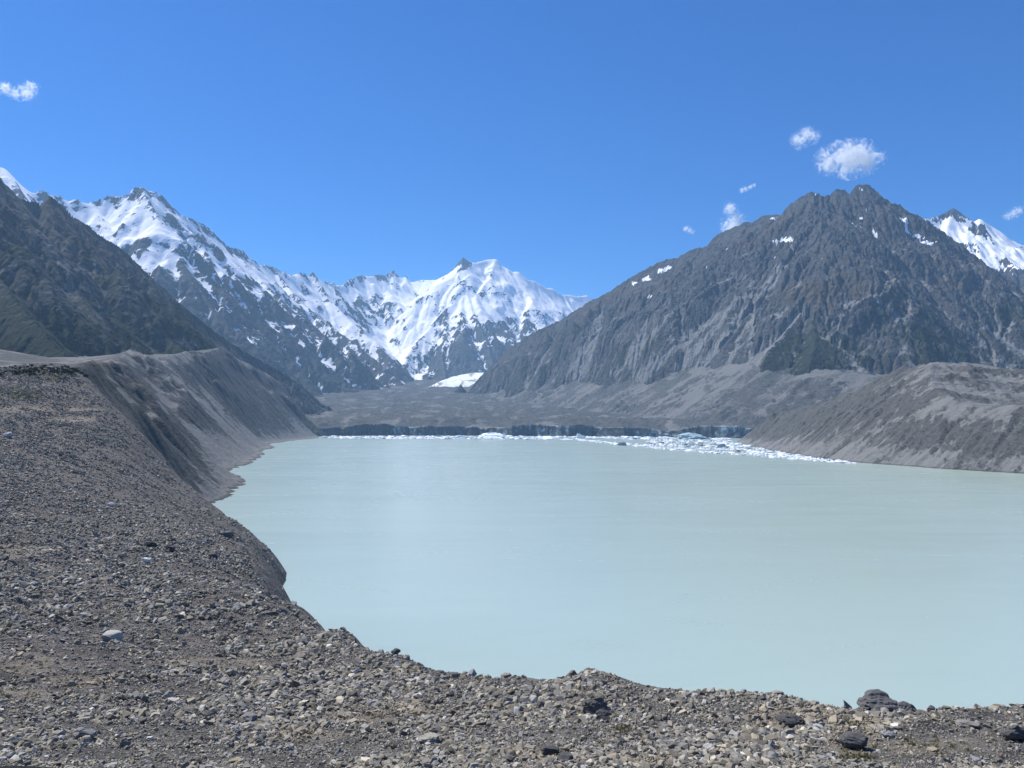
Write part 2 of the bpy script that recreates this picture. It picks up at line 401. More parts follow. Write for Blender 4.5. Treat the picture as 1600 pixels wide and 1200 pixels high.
def snow_range():
    cell = 21
    X, Y = mk_grid(-7400, 3400, 7000, 18200, cell)
    H, Dm, DM = mountain(X, Y, R1+R2[1:], SP_, 3, 1.0, 1.02, 1.12, 620, 190, 500, 90)
    ix_ = X+fbm(X, Y, 1300, 3, 221)*420; iy_ = Y+fbm(X, Y, 1300, 3, 222)*420
    H += (fbm(ix_, iy_, 900, 7, 21, .62, True)*165-50)*np.clip(Dm/420, .1, 1)*np.clip(DM/700, .03, 1)
    H += fbm(X, Y, 150, 3, 227, .6, True)*26*np.clip(1-DM/350, 0, 1)
    H += fbm(X, Y, 150, 5, 31, .65, True)*27
    H0 = H.copy()
    H, fl, dp = droplets(H, cell, 50000, 60, 8, seed=4, cap=4)
    H = H + fbm(X, Y, 80, 3, 77, .7, True)*12
    px, py = proj(X, Y, H)
    s, gx, gy = slope_of(blur(H, 7), cell)
    nz = fbm(X, Y, 620, 6, 41, .68)+.5*fbm(X, Y, 260, 5, 42, .65, True)
    # the snow line varies across the range, highest at the left
    line = np.interp(px, [-100, 100, 230, 300, 380, 450, 520, 600, 640, 700, 760, 820, 900, 1000],
                         [1950, 1980, 1800, 1830, 1740, 1660, 1560, 1180, 1100, 1780, 1900, 1720, 1560, 1500])
    alt = (H-line)/450.0
    conv = norm01(blur(H, 26)-blur(H, 2), 3, 97)      # hollows hold the snow
    sn = .46 + .40*np.clip(alt, -1.6, .9) - .55*(np.clip(s, .4, 1.9)-.95) + (conv-.42)*1.25 + nz*.5
    sn += .12*norm01(fl)*(alt > -.6)
    s2, _a, _b = slope_of(blur(H, 1), cell)
    sn += fbm(X*.7+Y*.7, Y*.3-X*.3, 160, 4, 149, .7)*.2
    sn += (fbm(X, Y, 330, 5, 150, .7, True)-.25)*.32
    sn -= .45*(np.clip(s2, .5, 2.2)-1.05)*sstep(60, 300, DM)
    sn += .16*sstep(735, 770, px)*sstep(14500, 15300, Y)
    sn -= (1-.95*sstep(733, 742, px))*np.exp(-(DM/110)**2)*np.clip(-.12+fbm(X, Y, 420, 4, 47, .65)*2.0, 0, .42)
    sn -= .22*sstep(-2600, -4200, X)*np.clip(.5+fbm(X, Y, 380, 4, 48, .6)*2, 0, 1.4)
    pat = blobs(X, Y, H, [(235, 405, 36, 12, -8), (185, 375, 30, 9, 25), (770, 480, 34, 20, 0), (740, 472, 22, 10, 10), (660, 447, 30, 8, 0), (790, 440, 22, 14, 20), (25, 300, 24, 8, 35),
                          (577, 455, 30, 10, -10), (608, 540, 22, 7, 30), (640, 530, 20, 6, -30), (655, 490, 26, 6, -40), (595, 525, 14, 5, 50), (820, 470, 24, 12, 20), (700, 455, 10, 5, -20),
                          (580, 535, 14, 5, 30), (690, 430, 16, 5, -10)])
    sn = np.maximum(sn, pat*.95+sn*.25)
    dark = blobs(X, Y, H, [(724, 414, 9, 12, 0), (716, 440, 14, 7, -30), (585, 480, 26, 20, 0), (614, 430, 7, 5, 0), (222, 300, 8, 5, 0), (258, 322, 9, 10, 20), (645, 478, 18, 5, -40),
                           (545, 440, 9, 4, 0), (690, 492, 22, 5, -40), (235, 335, 14, 5, 30), (340, 430, 20, 10, 20), (395, 440, 14, 10, 0), (430, 470, 12, 12, 20), (820, 505, 14, 8, 0)])
    sn -= dark*.5
    crest = (px > 737)*(Y > 14000)*(DM < 260); sn = np.where(crest, np.maximum(sn, .62+nz*.2), sn)
    sn -= sstep(4, 0, np.abs(px-724)-3)*(DM < 200)*(Y > 14000)*.5
    scree = .1+norm01(fl)*.35*(s < .95)+sstep(.85, .55, s)*.6
    tan = .15+0*H
    # ragged edges: the cover is shifted by small random amounts, mostly down the slope
    jx = np.clip(np.arange(X.shape[1])[None, :]+(fbm(X, Y, 170, 5, 251, .7)*11).round(), 0, X.shape[1]-1).astype(int)
    jy = np.clip(np.arange(X.shape[0])[:, None]+(fbm(X, Y, 170, 5, 252, .7)*11).round(), 0, X.shape[0]-1).astype(int)
    sn = sn[jy, jx]
    mk = sstep(.46, .66, blur(sn, 3)); H = H*(1-mk*.85)+blur(H, 9)*mk*.85
    build_grid('snowy_mountains', X, Y, H, M_far, dict(snow=np.clip(sn, 0, 1.2), veg=0*H, scree=scree, tan=tan), zmin=-1.5, smooth=False)
snow_range()

# ================================================================= RIGHT PEAK
RR = [P(744, 597, 8700), P(765, 575, 8600), P(791, 549, 8500), P(834, 520, 8300), P(873, 503, 8200), P(921, 473, 8000), P(947, 461, 7900), P(973, 442, 7800), P(1003, 425, 7700),
      P(1032, 410, 7600), P(1061, 403, 7500), P(1081, 392, 7400), P(1107, 386, 7300), P(1123, 367, 7200), P(1142, 358, 7100), P(1165, 349, 7000), P(1178, 349, 6950), P(1194, 338, 6900),
      P(1220, 337, 6750), P(1236, 320, 6650), P(1252, 308, 6600), P(1268, 301, 6550), P(1285, 308, 6500), P(1296, 306, 6500), P(1307, 297, 6500), P(1320, 298, 6500), P(1326, 303, 6500),
      P(1337, 292, 6500), P(1350, 289, 6500), P(1360, 292, 6520), P(1372, 305, 6550), P(1389, 319, 6600), P(1405, 321, 6650), P(1418, 332, 6700), P(1428, 342, 6750), P(1445, 352, 6800), P(1470, 383, 6900),
      P(1493, 408, 7000), P(1515, 428, 7000), P(1551, 444, 6900), P(1574, 458, 6800), P(1610, 470, 6700), P(1700, 520, 6500), P(1800, 580, 6300)]
RS = [
 [P(1275, 305, 6450), P(1262, 340, 6250), P(1272, 385, 6000), P(1288, 425, 5750), P(1275, 470, 5350), P(1262, 482, 5200), P(1215, 535, 4850), P(1182, 570, 4600)],
 [P(1262, 482, 5200), P(1275, 530, 4750), P(1262, 582, 4350)],
 [P(1350, 289, 6500), P(1362, 350, 6300), P(1392, 420, 6000), P(1415, 480, 5700), P(1430, 540, 5300), P(1440, 585, 5000)],
 [P(1275, 470, 5350), P(1330, 510, 5100), P(1365, 560, 4800), P(1380, 590, 4600)],
 [P(1405, 321, 6650), P(1450, 400, 6500), P(1500, 470, 6200), P(1545, 530, 5800), P(1580, 585, 5500)],
 [P(1236, 320, 6650), P(1215, 370, 6600), P(1180, 420, 6500), P(1140, 470, 6300), P(1100, 520, 6000), P(1060, 565, 5800)],
 [P(1220, 337, 6750), P(1150, 405, 6950), P(1090, 455, 6900), P(1040, 510, 6700), P(985, 560, 6500)],
 [P(1123, 367, 7200), P(1060, 430, 7300), P(1000, 480, 7300), P(950, 530, 7200), P(905, 575, 7000)],
 [P(1003, 425, 7700), P(950, 490, 7650), P(910, 530, 7550), P(860, 572, 7400)],
 [P(921, 473, 8000), P(880, 530, 7900), P(850, 560, 7800)],
 [P(1551, 444, 6900), P(1590, 520, 6500), P(1640, 590, 6200)],
 [P(1252, 380, 6100), P(1215, 430, 5950), P(1175, 490, 5600), P(1130, 545, 5350)]]
def right_peak():
    cell = 11
    X, Y = mk_grid(-800, 5200, 3900, 9400, cell)
    H, Dm, DM = mountain(X, Y, RR, RS, 31, 1.02, .98, 1.1, 300, 100, 200, 60, aim=lambda x, y: math.radians(206) if x < 2500 else (math.radians(252) if x < 2950 else math.radians(286)), fall=.62)
    ix_ = X+fbm(X, Y, 700, 3, 221)*260; iy_ = Y+fbm(X, Y, 700, 3, 222)*260
    H += (fbm(ix_, iy_, 520, 7, 22, .6, True)*130-45+fbm(X, Y, 1300, 3, 226, .5, True)*50)*np.clip(Dm/260, .1, 1)*np.clip(DM/420, .05, 1)
    H += fbm(X, Y, 70, 3, 227, .6, True)*14*np.clip(1-DM/200, 0, 1)
    crag = sstep(-.1, .35, fbm(X, Y, 650, 4, 223)+(H-900)/2200)
    H += fbm(ix_, iy_, 120, 5, 224, .68, True)*crag*34*np.clip(DM/100, .3, 1)
    H += fbm(X, Y, 60, 4, 32, .6, True)*8
    H, fl, dp = droplets(H, cell, 34000, 90, 6, seed=14, cap=4)
    MY = np.array([3900, 4000, 4150, 4350, 4450, 4600, 4800, 5100, 5700, 6300, 7000, 7900, 8600, 9300]); MP = np.array([1500, 1400, 1320, 1262, 1238, 1205, 1178, 1150, 1080, 1000, 925, 825, 730, 640])
    xc = np.interp(Y, MY, (MP-800)/F*MY)
    H -= np.maximum(0, xc-X+50)*.95
    s, gx, gy = slope_of(blur(H, 1), cell)
    px, py = proj(X, Y, H)
    f = norm01(blur(fl, 1), 5, 99)
    alt = H/2000
    nz = fbm(X, Y, 500, 5, 44, .6); nf = fbm(X, Y, 120, 4, 45, .6)
    H = H + fbm(X, Y, 45, 4, 78, .7, True)*9.0*np.clip((s-.6)*2+fbm(X, Y, 300, 4, 79)*1.2, .08, 1)
    # scree runs on the left-facing flank, bare gravel low down
    leftface = np.clip(.5+gx*.9, 0, 1)
    dep = norm01(dp, 40, 98)
    scree = .15+f*.55*leftface+f*.25+dep*.25+sstep(.85, .6, s)*.3-sstep(.45, .8, alt)*.35+nz*.2
    scree += chutes(X, Y, px, py, [(1262, 478, 1168, 578, 3, 9), (1215, 425, 1080, 592, 2, 8), (1180, 440, 1050, 592, 2, 7), (1150, 470, 1000, 590, 3, 9), (942, 488, 905, 578, 4, 15), (1012, 500, 985, 570, 3, 10), (1060, 480, 960, 585, 2, 6),
        (1366, 462, 1421, 512, 2, 3), (1304, 530, 1350, 587, 2, 5), (1502, 507, 1587, 588, 2, 6), (1470, 546, 1506, 574, 4, 7), (1424, 445, 1431, 475, 1.5, 2.5), (1535, 510, 1605, 560, 2, 5), (1240, 385, 1200, 450, 4, 8), (1420, 566, 1440, 590, 4, 6), (1330, 500, 1320, 525, 2, 3)], 301)*1.15
    veg = .62-alt*.85-np.clip(scree-.35, 0, 1)*.8+nz*.5+(1-leftface)*.22
    veg += blobs(X, Y, H, [(1270, 530, 40, 35, 0), (1330, 560, 50, 20, 0), (860, 560, 40, 15, -30), (980, 550, 40, 22, -30), (1240, 580, 30, 12, 0), (880, 520, 40, 10, -30), (1430, 540, 60, 40, 0)])*.22
    tan = .2+blobs(X, Y, H, [(1300, 452, 60, 22, 0), (1010, 460, 60, 14, -30), (1180, 372, 45, 8, -30), (1485, 445, 25, 12, 20), (930, 480, 40, 10, -30), (1210, 360, 30, 7, -25), (950, 470, 60, 8, -30)])*.55+nz*.12
    pat = blobs(X, Y, H, [(1043, 420, 9, 3, -35), (1032, 424, 4, 3, 0), (1010, 437, 4, 5, 0), (992, 440, 4, 3, 0), (1015, 463, 3, 2, 0), (1098, 423, 4, 2, -20), (1228, 375, 2, 12, 10), (1214, 375, 7, 2, 45),
                          (1262, 315, 3, 5, 0), (1335, 353, 9, 2, 45), (1368, 365, 2.5, 10, -15), (1378, 390, 2, 7, -20), (1415, 345, 5, 6, 0), (1407, 345, 3, 3, 0), (1430, 368, 16, 4, 25), (1418, 358, 3, 6, -20), (1450, 380, 12, 3, 10),
                          (1208, 340, 4, 3, 30), (1348, 341, 2.5, 3, 0), (1358, 333, 2, 2, 0), (1136, 389, 3, 2, 30), (1211, 402, 2, 2, 0), (1346, 297, 2, 3, 0), (1272, 304, 3, 2, 0)])
    sn = pat*.9+nf*.06
    veg, tan = ragged(X, Y, 110, 14, [veg, tan]); scree, sn = ragged(X, Y, 80, 4, [scree, sn])
    build_grid('rocky_mountain', X, Y, H, M_right, dict(snow=sn, veg=veg, scree=scree, tan=tan), zmin=-1.5, smooth=False)
right_peak()

# ================================================================= SNOWY PEAK BEHIND, RIGHT
def back_peak():
    cell = 16
    A = [P(1380, 380, 9000), P(1424, 345, 9300), P(1444, 341, 9400), P(1470, 336, 9500), P(1490, 325, 9500), P(1503, 334, 9500), P(1512, 344, 9500), P(1522, 347, 9500), P(1530, 339, 9400), P(1545, 355, 9500), P(1558, 364, 9600),
         P(1600, 381, 9800), P(1660, 396, 10000), P(1760, 440, 10200)]
    B = [[P(1530, 339, 9400), P(1528, 365, 9100), P(1520, 385, 8900), P(1515, 420, 8500)],
         [P(1490, 325, 9500), P(1475, 360, 9200), P(1462, 395, 8900)],
         [P(1600, 381, 9800), P(1575, 405, 9300), P(1570, 430, 8800), P(1580, 470, 8300)],
         [P(1660, 396, 10000), P(1640, 440, 9200), P(1640, 480, 8500)]]
    X, Y = mk_grid(3600, 8600, 7900, 11500, cell)
    H, Dm, DM = mountain(X, Y, A, B, 41, 1.0, 1.0, 1.1, 480, 150, 300, 60)
    H += fbm(X, Y, 420, 6, 62, .55, True)*np.clip(Dm/300, .05, 1)*np.clip(DM/400, .05, 1)*60 + fbm(X, Y, 90, 4, 35, .6, True)*8
    H, fl, dp = droplets(H, cell, 40000, 60, 8, seed=24)
    s, gx, gy = slope_of(blur(H, 2), cell)
    conv = norm01(blur(H, 8)-H, 3, 97); nz = fbm(X, Y, 420, 5, 46, .6)
    sn = .5+(H-1850)/900-.55*(np.clip(s, .4, 1.8)-.85)+(conv-.45)*.8+nz*.3
    px, py = proj(X, Y, H)
    sn += .2+blobs(X, Y, H, [(1560, 400, 40, 22, 10), (1490, 365, 18, 10, -30), (1545, 420, 30, 10, 10), (1500, 385, 20, 12, 0), (1590, 385, 30, 6, 20)])*.55
    sn -= blobs(X, Y, H, [(1532, 358, 16, 13, 0), (1492, 338, 26, 9, 0), (1514, 386, 14, 7, 0), (1570, 410, 10, 6, 0), (1560, 424, 12, 5, 0)])*1.0
    sn -= np.exp(-(DM/150)**2)*sstep(1515, 1500, px)*.7
    sn -= sstep(410, 450, py)*.9
    sn, = ragged(X, Y, 150, 11, [sn])
    mk = sstep(.46, .66, blur(sn, 3)); H = H*(1-mk*.85)+blur(H, 9)*mk*.85
    build_grid('snowy_peak', X, Y, H, M_far, dict(snow=np.clip(sn, 0, 1.2), veg=0*H, scree=.2+norm01(fl)*.4, tan=.3+0*H), zmin=-1.5, smooth=False)
back_peak()

# ================================================================= LEFT MOUNTAIN
def left_mountain():
    cell = 9
    A = [P(-420, 60, 3200), P(-150, 170, 3600), P(-40, 255, 3900), P(0, 278, 4000), P(12, 292, 4050), P(29, 310, 4150), P(62, 318, 4250), P(78, 306, 4300), P(97, 320, 4350), P(117, 341, 4400), P(140, 354, 4500), P(156, 369, 4550), P(182, 383, 4650),
         P(201, 398, 4700), P(234, 431, 4800), P(260, 454, 4900), P(292, 483, 4950), P(325, 510, 5050), P(351, 531, 5150), P(390, 554, 5300), P(422, 571, 5450), P(465, 597, 5650), P(500, 629, 5900), P(540, 655, 6100)]
    B = [[P(29, 310, 4150), P(70, 385, 3750), P(110, 440, 3500), P(155, 505, 3200), P(200, 552, 3000)],
         [P(-40, 255, 3900), P(-60, 370, 3200), P(0, 440, 2850), P(55, 505, 2600), P(110, 565, 2400)],
         [P(117, 341, 4400), P(165, 420, 4100), P(205, 470, 3950), P(250, 520, 3700), P(290, 548, 3550)],
         [P(234, 431, 4800), P(265, 480, 4500), P(300, 522, 4300), P(330, 550, 4150)],
         [P(-150, 170, 3600), P(-200, 400, 2600), P(-100, 510, 2200), P(-20, 560, 2000)]]
    X, Y = mk_grid(-5200, -900, 1500, 6800, cell)
    H, Dm, DM = mountain(X, Y, A, B, 51, 1.0, .98, 1.08, 300, 90, 200, 40)
    ix_ = X+fbm(X, Y, 600, 3, 221)*220; iy_ = Y+fbm(X, Y, 600, 3, 222)*220
    H += (fbm(ix_, iy_, 380, 7, 23, .6, True)*62-18)*np.clip(Dm/260, .05, 1)*np.clip(DM/300, .05, 1) + fbm(X, Y, 60, 5, 36, .66, True)*11
    H, fl, dp = droplets(H, cell, 90000, 90, 10, seed=34, cap=4)
    s, gx, gy = slope_of(blur(H, 1), cell)
    f = norm01(blur(fl, 1), 5, 99); alt = H/1500; nz = fbm(X, Y, 420, 5, 49, .6); nf = fbm(X, Y, 90, 4, 50)
    scree = .05+f*.55+nz*.3-sstep(.4, .2, alt)*.1
    scree += blobs(X, Y, H, [(110, 455, 5, 28, 25), (75, 390, 4, 30, 30), (140, 430, 16, 3, 30), (205, 450, 4, 20, 35), (310, 555, 20, 3, 30)])*.6
    px, py = proj(X, Y, H)
    ch = chutes(X, Y, px, py, [(49, 350, 97, 415, 2, 3), (71, 363, 105, 430, 2, 3), (103, 428, 124, 480, 2.5, 5), (97, 412, 133, 435, 2, 3), (279, 532, 320, 557, 3, 5), (145, 420, 143, 436, 2, 2), (198, 440, 206, 456, 2, 2), (10, 395, 30, 440, 2, 3), (160, 470, 150, 500, 2, 3)], 302, 2.0)
    scree += ch*.9
    veg = .98-ch*1.2-alt*.8-f*.3+nz*.5-sstep(5000, 5500, Y)*.9-sstep(3900, 4600, Y)*sstep(700, 450, H)*.9
    scree += sstep(5000, 5500, Y)*.35
    tan = .12+sstep(.35, .7, alt)*.35+nz*.35+blobs(X, Y, H, [(110, 345, 40, 10, 35), (170, 400, 40, 10, 35)])*.5
    scree, veg, tan = ragged(X, Y, 80, 9, [scree, veg, tan])
    build_grid('bushy_mountain', X, Y, H, M_left, dict(snow=nf*.02, veg=veg, scree=scree, tan=tan), zmin=-1.5, smooth=False)
left_mountain()

# ================================================================= LEFT LATERAL MORAINE WALL
def left_wall():
    cell = 5.0
    X, Y = mk_grid(-3100, -230, 640, 5200, cell)
    CR = [P(60, 600, 700), P(130, 590, 900), P(150, 578, 1150), P(165, 566, 1500), P(190, 556, 1800), P(210, 551, 2200), P(245, 560, 2600), P(285, 553, 3000), P(325, 549, 3500), P(345, 544, 3900), P(372, 562, 4250), P(405, 578, 4700), P(440, 600, 5200)]
    cx = np.array([c[0] for c in CR]); cy = np.array([c[1] for c in CR]); cz = np.array([c[2] for c in CR])
    SH = [(-262, 700), (-300, 780), (-349, 862), (-365, 960), (-392, 1060), (-428, 1200), (-478, 1322), (-560, 1470), (-600, 1700), (-660, 1950), (-735, 2200), (-800, 2380), (-860, 2700), (-1010, 3100), (-1050, 3600), (-1065, 4150), (-1150, 4700), (-1300, 5200)]
    sx = np.interp(Y, [s[1] for s in SH], [s[0] for s in SH])
    wob = fbm(X*0, Y, 180, 4, 3)*26
    sx = sx+wob*np.clip((Y-700)/500, 0, 1)
    crx = np.interp(Y, cy, cx)+fbm(X*0, Y, 300, 3, 5)*30; crz = np.interp(Y, cy, cz)+fbm(X*0, Y, 150, 4, 7)*7
    tt = (sx-X)/(sx-crx)                     # 0 at water, 1 at crest
    # concave profile: scree apron below, steep cut above
    prof = np.where(tt < 1, np.clip(tt, -1, 1)**1.0*.80+.20*np.clip(tt, 0, 1)**3, 1)
    H = crz*prof
    back = np.maximum(crx-X, 0)
    H = np.where(tt >= 1, crz - np.minimum(back*.10, 14) + np.maximum(back-260, 0)*.16, H)
    # buttresses running down the fall line
    wy = fbm(X, Y, 260, 4, 57)*110+fbm(X, Y, 70, 3, 58)*22; amp = np.clip(.5+fbm(X, Y, 380, 4, 59)*1.7, .05, 1.6)
    sl = fbm(Y*1.0+X*.35+wy, X*.22, 90, 6, 51, .62, True)*amp; sl2 = fbm(Y+X*.2+wy, X*.16, 420, 3, 52, .5, True)*1.3
    up = sstep(.05, .6, tt)*sstep(1.03, .84, tt)
    H += (sl*17+sl2*26)*up + fbm(X, Y, 45, 5, 55, .68, True)*10*amp*sstep(.25, .8, tt)*sstep(1.15, .95, tt)
    cm = sstep(.0, .35, fbm(X*1.0+Y*.2, Y*.55, 190, 5, 67, .65))*sstep(.2, .5, tt)*sstep(1.05, .9, tt)
    H += (fbm(X, Y, 60, 5, 68, .7, True)*12+6)*cm
    Ht = talus(H.copy(), cell, .78, 40); k = np.clip(sstep(.75, .3, tt)+(1-amp)*.7, 0, 1); H = H*(1-k)+Ht*k
    H = np.where(tt < 0, tt*60, H)
    H, fl, dp = droplets(H, cell, 50000, 60, 8, seed=44, cap=4)
    s, gx, gy = slope_of(blur(H, 1), cell)
    f = norm01(blur(fl, 1), 5, 99); nz = fbm(X, Y, 200, 5, 59, .6)
    rough = sstep(.8, 1.1, s)
    streak = fbm(Y*1.0+X*.15, X*.1, 60, 4, 66, .6)
    crag = sstep(.0, .35, fbm(X*1.0+Y*.2, Y*.55, 190, 5, 67, .65))*sstep(.2, .5, tt)
    scree = .8-rough*.6+streak*.6-crag*.75+f*.1-.1*sstep(.35, .9, tt)
    scree = np.where(tt > 1.02, .45+nz*1.3, scree)
    far = sstep(.97, 1.0, tt)
    veg = np.where(tt > 1.0, -.1+nz*.9+sstep(250, 600, back)*.2, .02+nz*.5-.2)
    tan = np.where(tt > 1.0, .3+nz*.9, .05+nz*.3)
    scree, veg, tan = ragged(X, Y, 40, 8, [scree, veg, tan])
    build_grid('moraine_wall', X, Y, H, M_wall, dict(snow=0*H-.2, veg=veg, scree=scree, tan=tan), zmin=-1.5)
left_wall()

# ================================================================= GLACIER (debris covered) AND ITS ICE CLIFF
def cliff_top(U, ty):
    h = HC+(HOR-np.interp(ty, [4000, 4700, 5300], [664, 661, 653]))/F*ty - (9+16*np.clip(fbm(U, U*0+3, 330, 3, 67), 0, 1)*2) + fbm(U, U*0, 60, 5, 81, .6, True)*5
    return h*np.clip(.92+fbm(U, U*0+.5, 520, 4, 88, .55)*1.0, .5, 1.05)
TERM = np.array([(-3500, 4450), (-1150, 4450), (-1050, 4560), (-900, 4640), (-700, 4700), (-500, 4650), (-300, 4700), (-100, 4650), (0, 4500), (130, 4560), (330, 4430), (480, 4500), (640, 4350), (800, 4300), (950, 4200), (1150, 4050), (1400, 3900), (3600, 3850)], float)
def glacier():
    cell = 12
    X, Y = mk_grid(-3500, 3600, 3800, 13600, cell)
    ty = np.interp(X, TERM[:, 0], TERM[:, 1]) + fbm(X, X*0, 110, 4, 61)*42
    d = Y-ty
    # surface rises up-valley
    pyl = np.interp(Y, [4000, 4700, 5300, 6500, 8000, 10000, 12000, 14000], [664, 661, 653, 639, 622, 606, 596, 588])
    H = HC+(HOR-pyl)/F*Y
    H += fbm(X, Y*.6, 340, 6, 63, .65, True)*30 + fbm(X, Y, 80, 5, 64, .65, True)*12 + fbm(X, Y, 900, 3, 65)*14
    notch = fbm(X, X*0+3, 330, 3, 67)
    H -= np.exp(-np.maximum(d, 0)/160)*(9+16*np.clip(notch, 0, 1)*2)
    # lateral moraine of the right side, standing above the glacier
    CRr = [P(745, 597, 9300), P(790, 586, 8600), P(850, 584, 7900), P(930, 580, 7000), P(1000, 577, 6300), P(1080, 573, 5700), P(1150, 569, 5100), P(1178, 571, 4800), P(1205, 580, 4600), P(1238, 589, 4450), P(1262, 583, 4350), P(1320, 583, 4150), P(1400, 590, 4000), P(1500, 600, 3900)]
    W, D = ridge_field(X, Y, [CRr], .66, 9000)
    D2 = np.interp(Y, [c[1] for c in CRr[::-1]], [c[0] for c in CRr[::-1]])
    W = np.where(X > D2+30, W+D*.58, W)
    # side towards the valley has gullies; beyond the crest a shallow trough against the mountain
    sl = fbm(Y*.8-X*.5, (X+Y)*.1, 95, 5, 71, .6, True)*16
    W += (sl+fbm(X, Y, 190, 5, 77, .65, True)*34)*np.clip(D/120, 0, 1)*np.clip(.6+fbm(X, Y, 500, 3, 78)*1.5, .1, 1.6)
    W += fbm(X, Y, 40, 4, 72, .6, True)*4
    isw = W > H
    H = np.maximum(H, W)
    ed = cliff_top(X[:1], ty[:1])+X*0; kk = sstep(30, 190, d); H = np.where(isw & (H > ed+60), H, ed*(1-kk)+H*kk)
    cut = d < 18
    H = np.where(cut, -2.5, H)
    H, fl, dp = (H, H*0, H*0)
    s, gx, gy = slope_of(blur(H, 1), cell)
    nz = fbm(X, Y, 300, 5, 73, .6); nb = fbm(X, Y*.35, 140, 4, 74, .6)
    scree = np.where(isw, .55-sstep(.58, .95, s)*.9+fbm(Y*.8-X*.5, (X+Y)*.08, 140, 4, 76, .6)*.7, .2+nb*1.5)  # on the glacier, dark debris patches also stand in for weak hummock shading
    tan = np.where(isw, .02, .22+nz*.5)
    sn = np.zeros_like(H)
    scree, tan = ragged(X, Y, 90, 7, [scree, tan])
    build_grid('glacier', X, Y, H, M_glac, dict(snow=sn-.3, veg=0*H-.3, scree=scree, tan=tan), zmin=-2.0, extra_keep=(d > 10))
    # dirty ice face, built as a thick slab following the terminus
    n = 900; u = np.linspace(-1250, 1450, n); v = np.linspace(0, 1, 16)
    U, V = np.meshgrid(u, v)
    ty = np.interp(U, TERM[:, 0], TERM[:, 1]) + fbm(U, U*0, 110, 4, 61)*42
    htop = cliff_top(U, ty)
    sc_ = fbm(U, V*30, 45, 5, 82, .6, True)
    yy = ty + V*14 - sc_*8 - 9 - fbm(U, V*90+U*.2, 28, 3, 83)*4
    zz = V*(htop+3)-1.5
    yy = np.where(V > .99, ty+60, yy)
    bt = norm01(fbm(U*1.0+V*12, V*40, 26, 5, 85, .65)+.8*fbm(U, V*90, 160, 4, 86))-.1
    zz = np.where(V > .99, htop-5, zz)
    co = np.stack([U.ravel(), yy.ravel(), zz.ravel()], -1)
    m, t, b = new_mat('dirty_blue_ice')
    pos = N(t, 'ShaderNodeNewGeometry').outputs['Position']
    n1 = noise(t, pos, .09, 6, .6); a = math_n(t, 'ADD', attr(t, 'clean').outputs['Fac'], math_n(t, 'MULTIPLY_ADD', n1, .6, -.3))
    c = mix(t, thresh(t, a, .35, .62), (.035, .045, .055), (.075, .10, .12))
    c = mix(t, thresh(t, a, .68, .95), c, (.26, .36, .40))
    t.links.new(c, b.inputs['Base Color']); b.inputs['Roughness'].default_value = .5
    bp = N(t, 'ShaderNodeBump'); bp.inputs['Distance'].default_value = 3; t.links.new(n1, bp.inputs['Height']); t.links.new(bp.outputs[0], b.inputs['Normal'])
    o = link_mesh('ice_cliff', co, grid_faces(*U.shape), m, dict(clean=bt.ravel())); o['kind'] = 'structure'
glacier()

# ================================================================= clean white ice tongue far up the valley
def ice_tongue():
    X, Y = mk_grid(-1250, 500, 9600, 12400, 25)
    cxl = P(728, 590, 10800)
    H = HC+(HOR-np.interp(Y, [9600, 10200, 10800, 11600, 12400], [602, 594, 588, 584, 581.5]))/F*Y
    H += fbm(X, Y, 200, 4, 91)*6
    edge = (X-(-975+ (Y-9900)*.16))
    H -= np.clip(-edge, 0, 900)*.5
    H -= np.clip(9950-Y+fbm(X, Y, 300, 3, 92)*60, 0, 900)*.3
    m, t, b = new_mat('clean_glacier_ice')
    pos = N(t, 'ShaderNodeNewGeometry').outputs['Position']
    mpx_ = N(t, 'ShaderNodeMapping'); mpx_.inputs['Scale'].default_value = (1, .18, 1); mpx_.inputs['Rotation'].default_value = (0, 0, .35); t.links.new(pos, mpx_.inputs[0])
    ic = mix(t, thresh(t, noise(t, pos, .012, 6, .6), .3, .7), (.6, .64, .68), (.85, .87, .9))
    t.links.new(mix(t, thresh(t, noise(t, mpx_.outputs[0], .011, 6, .65), .52, .6), ic, (.22, .21, .2)), b.inputs['Base Color'])
    b.inputs['Roughness'].default_value = .7
    o = build_grid('glacier_tongue', X, Y, H, m, {}, zmin=-1.5)
ice_tongue()

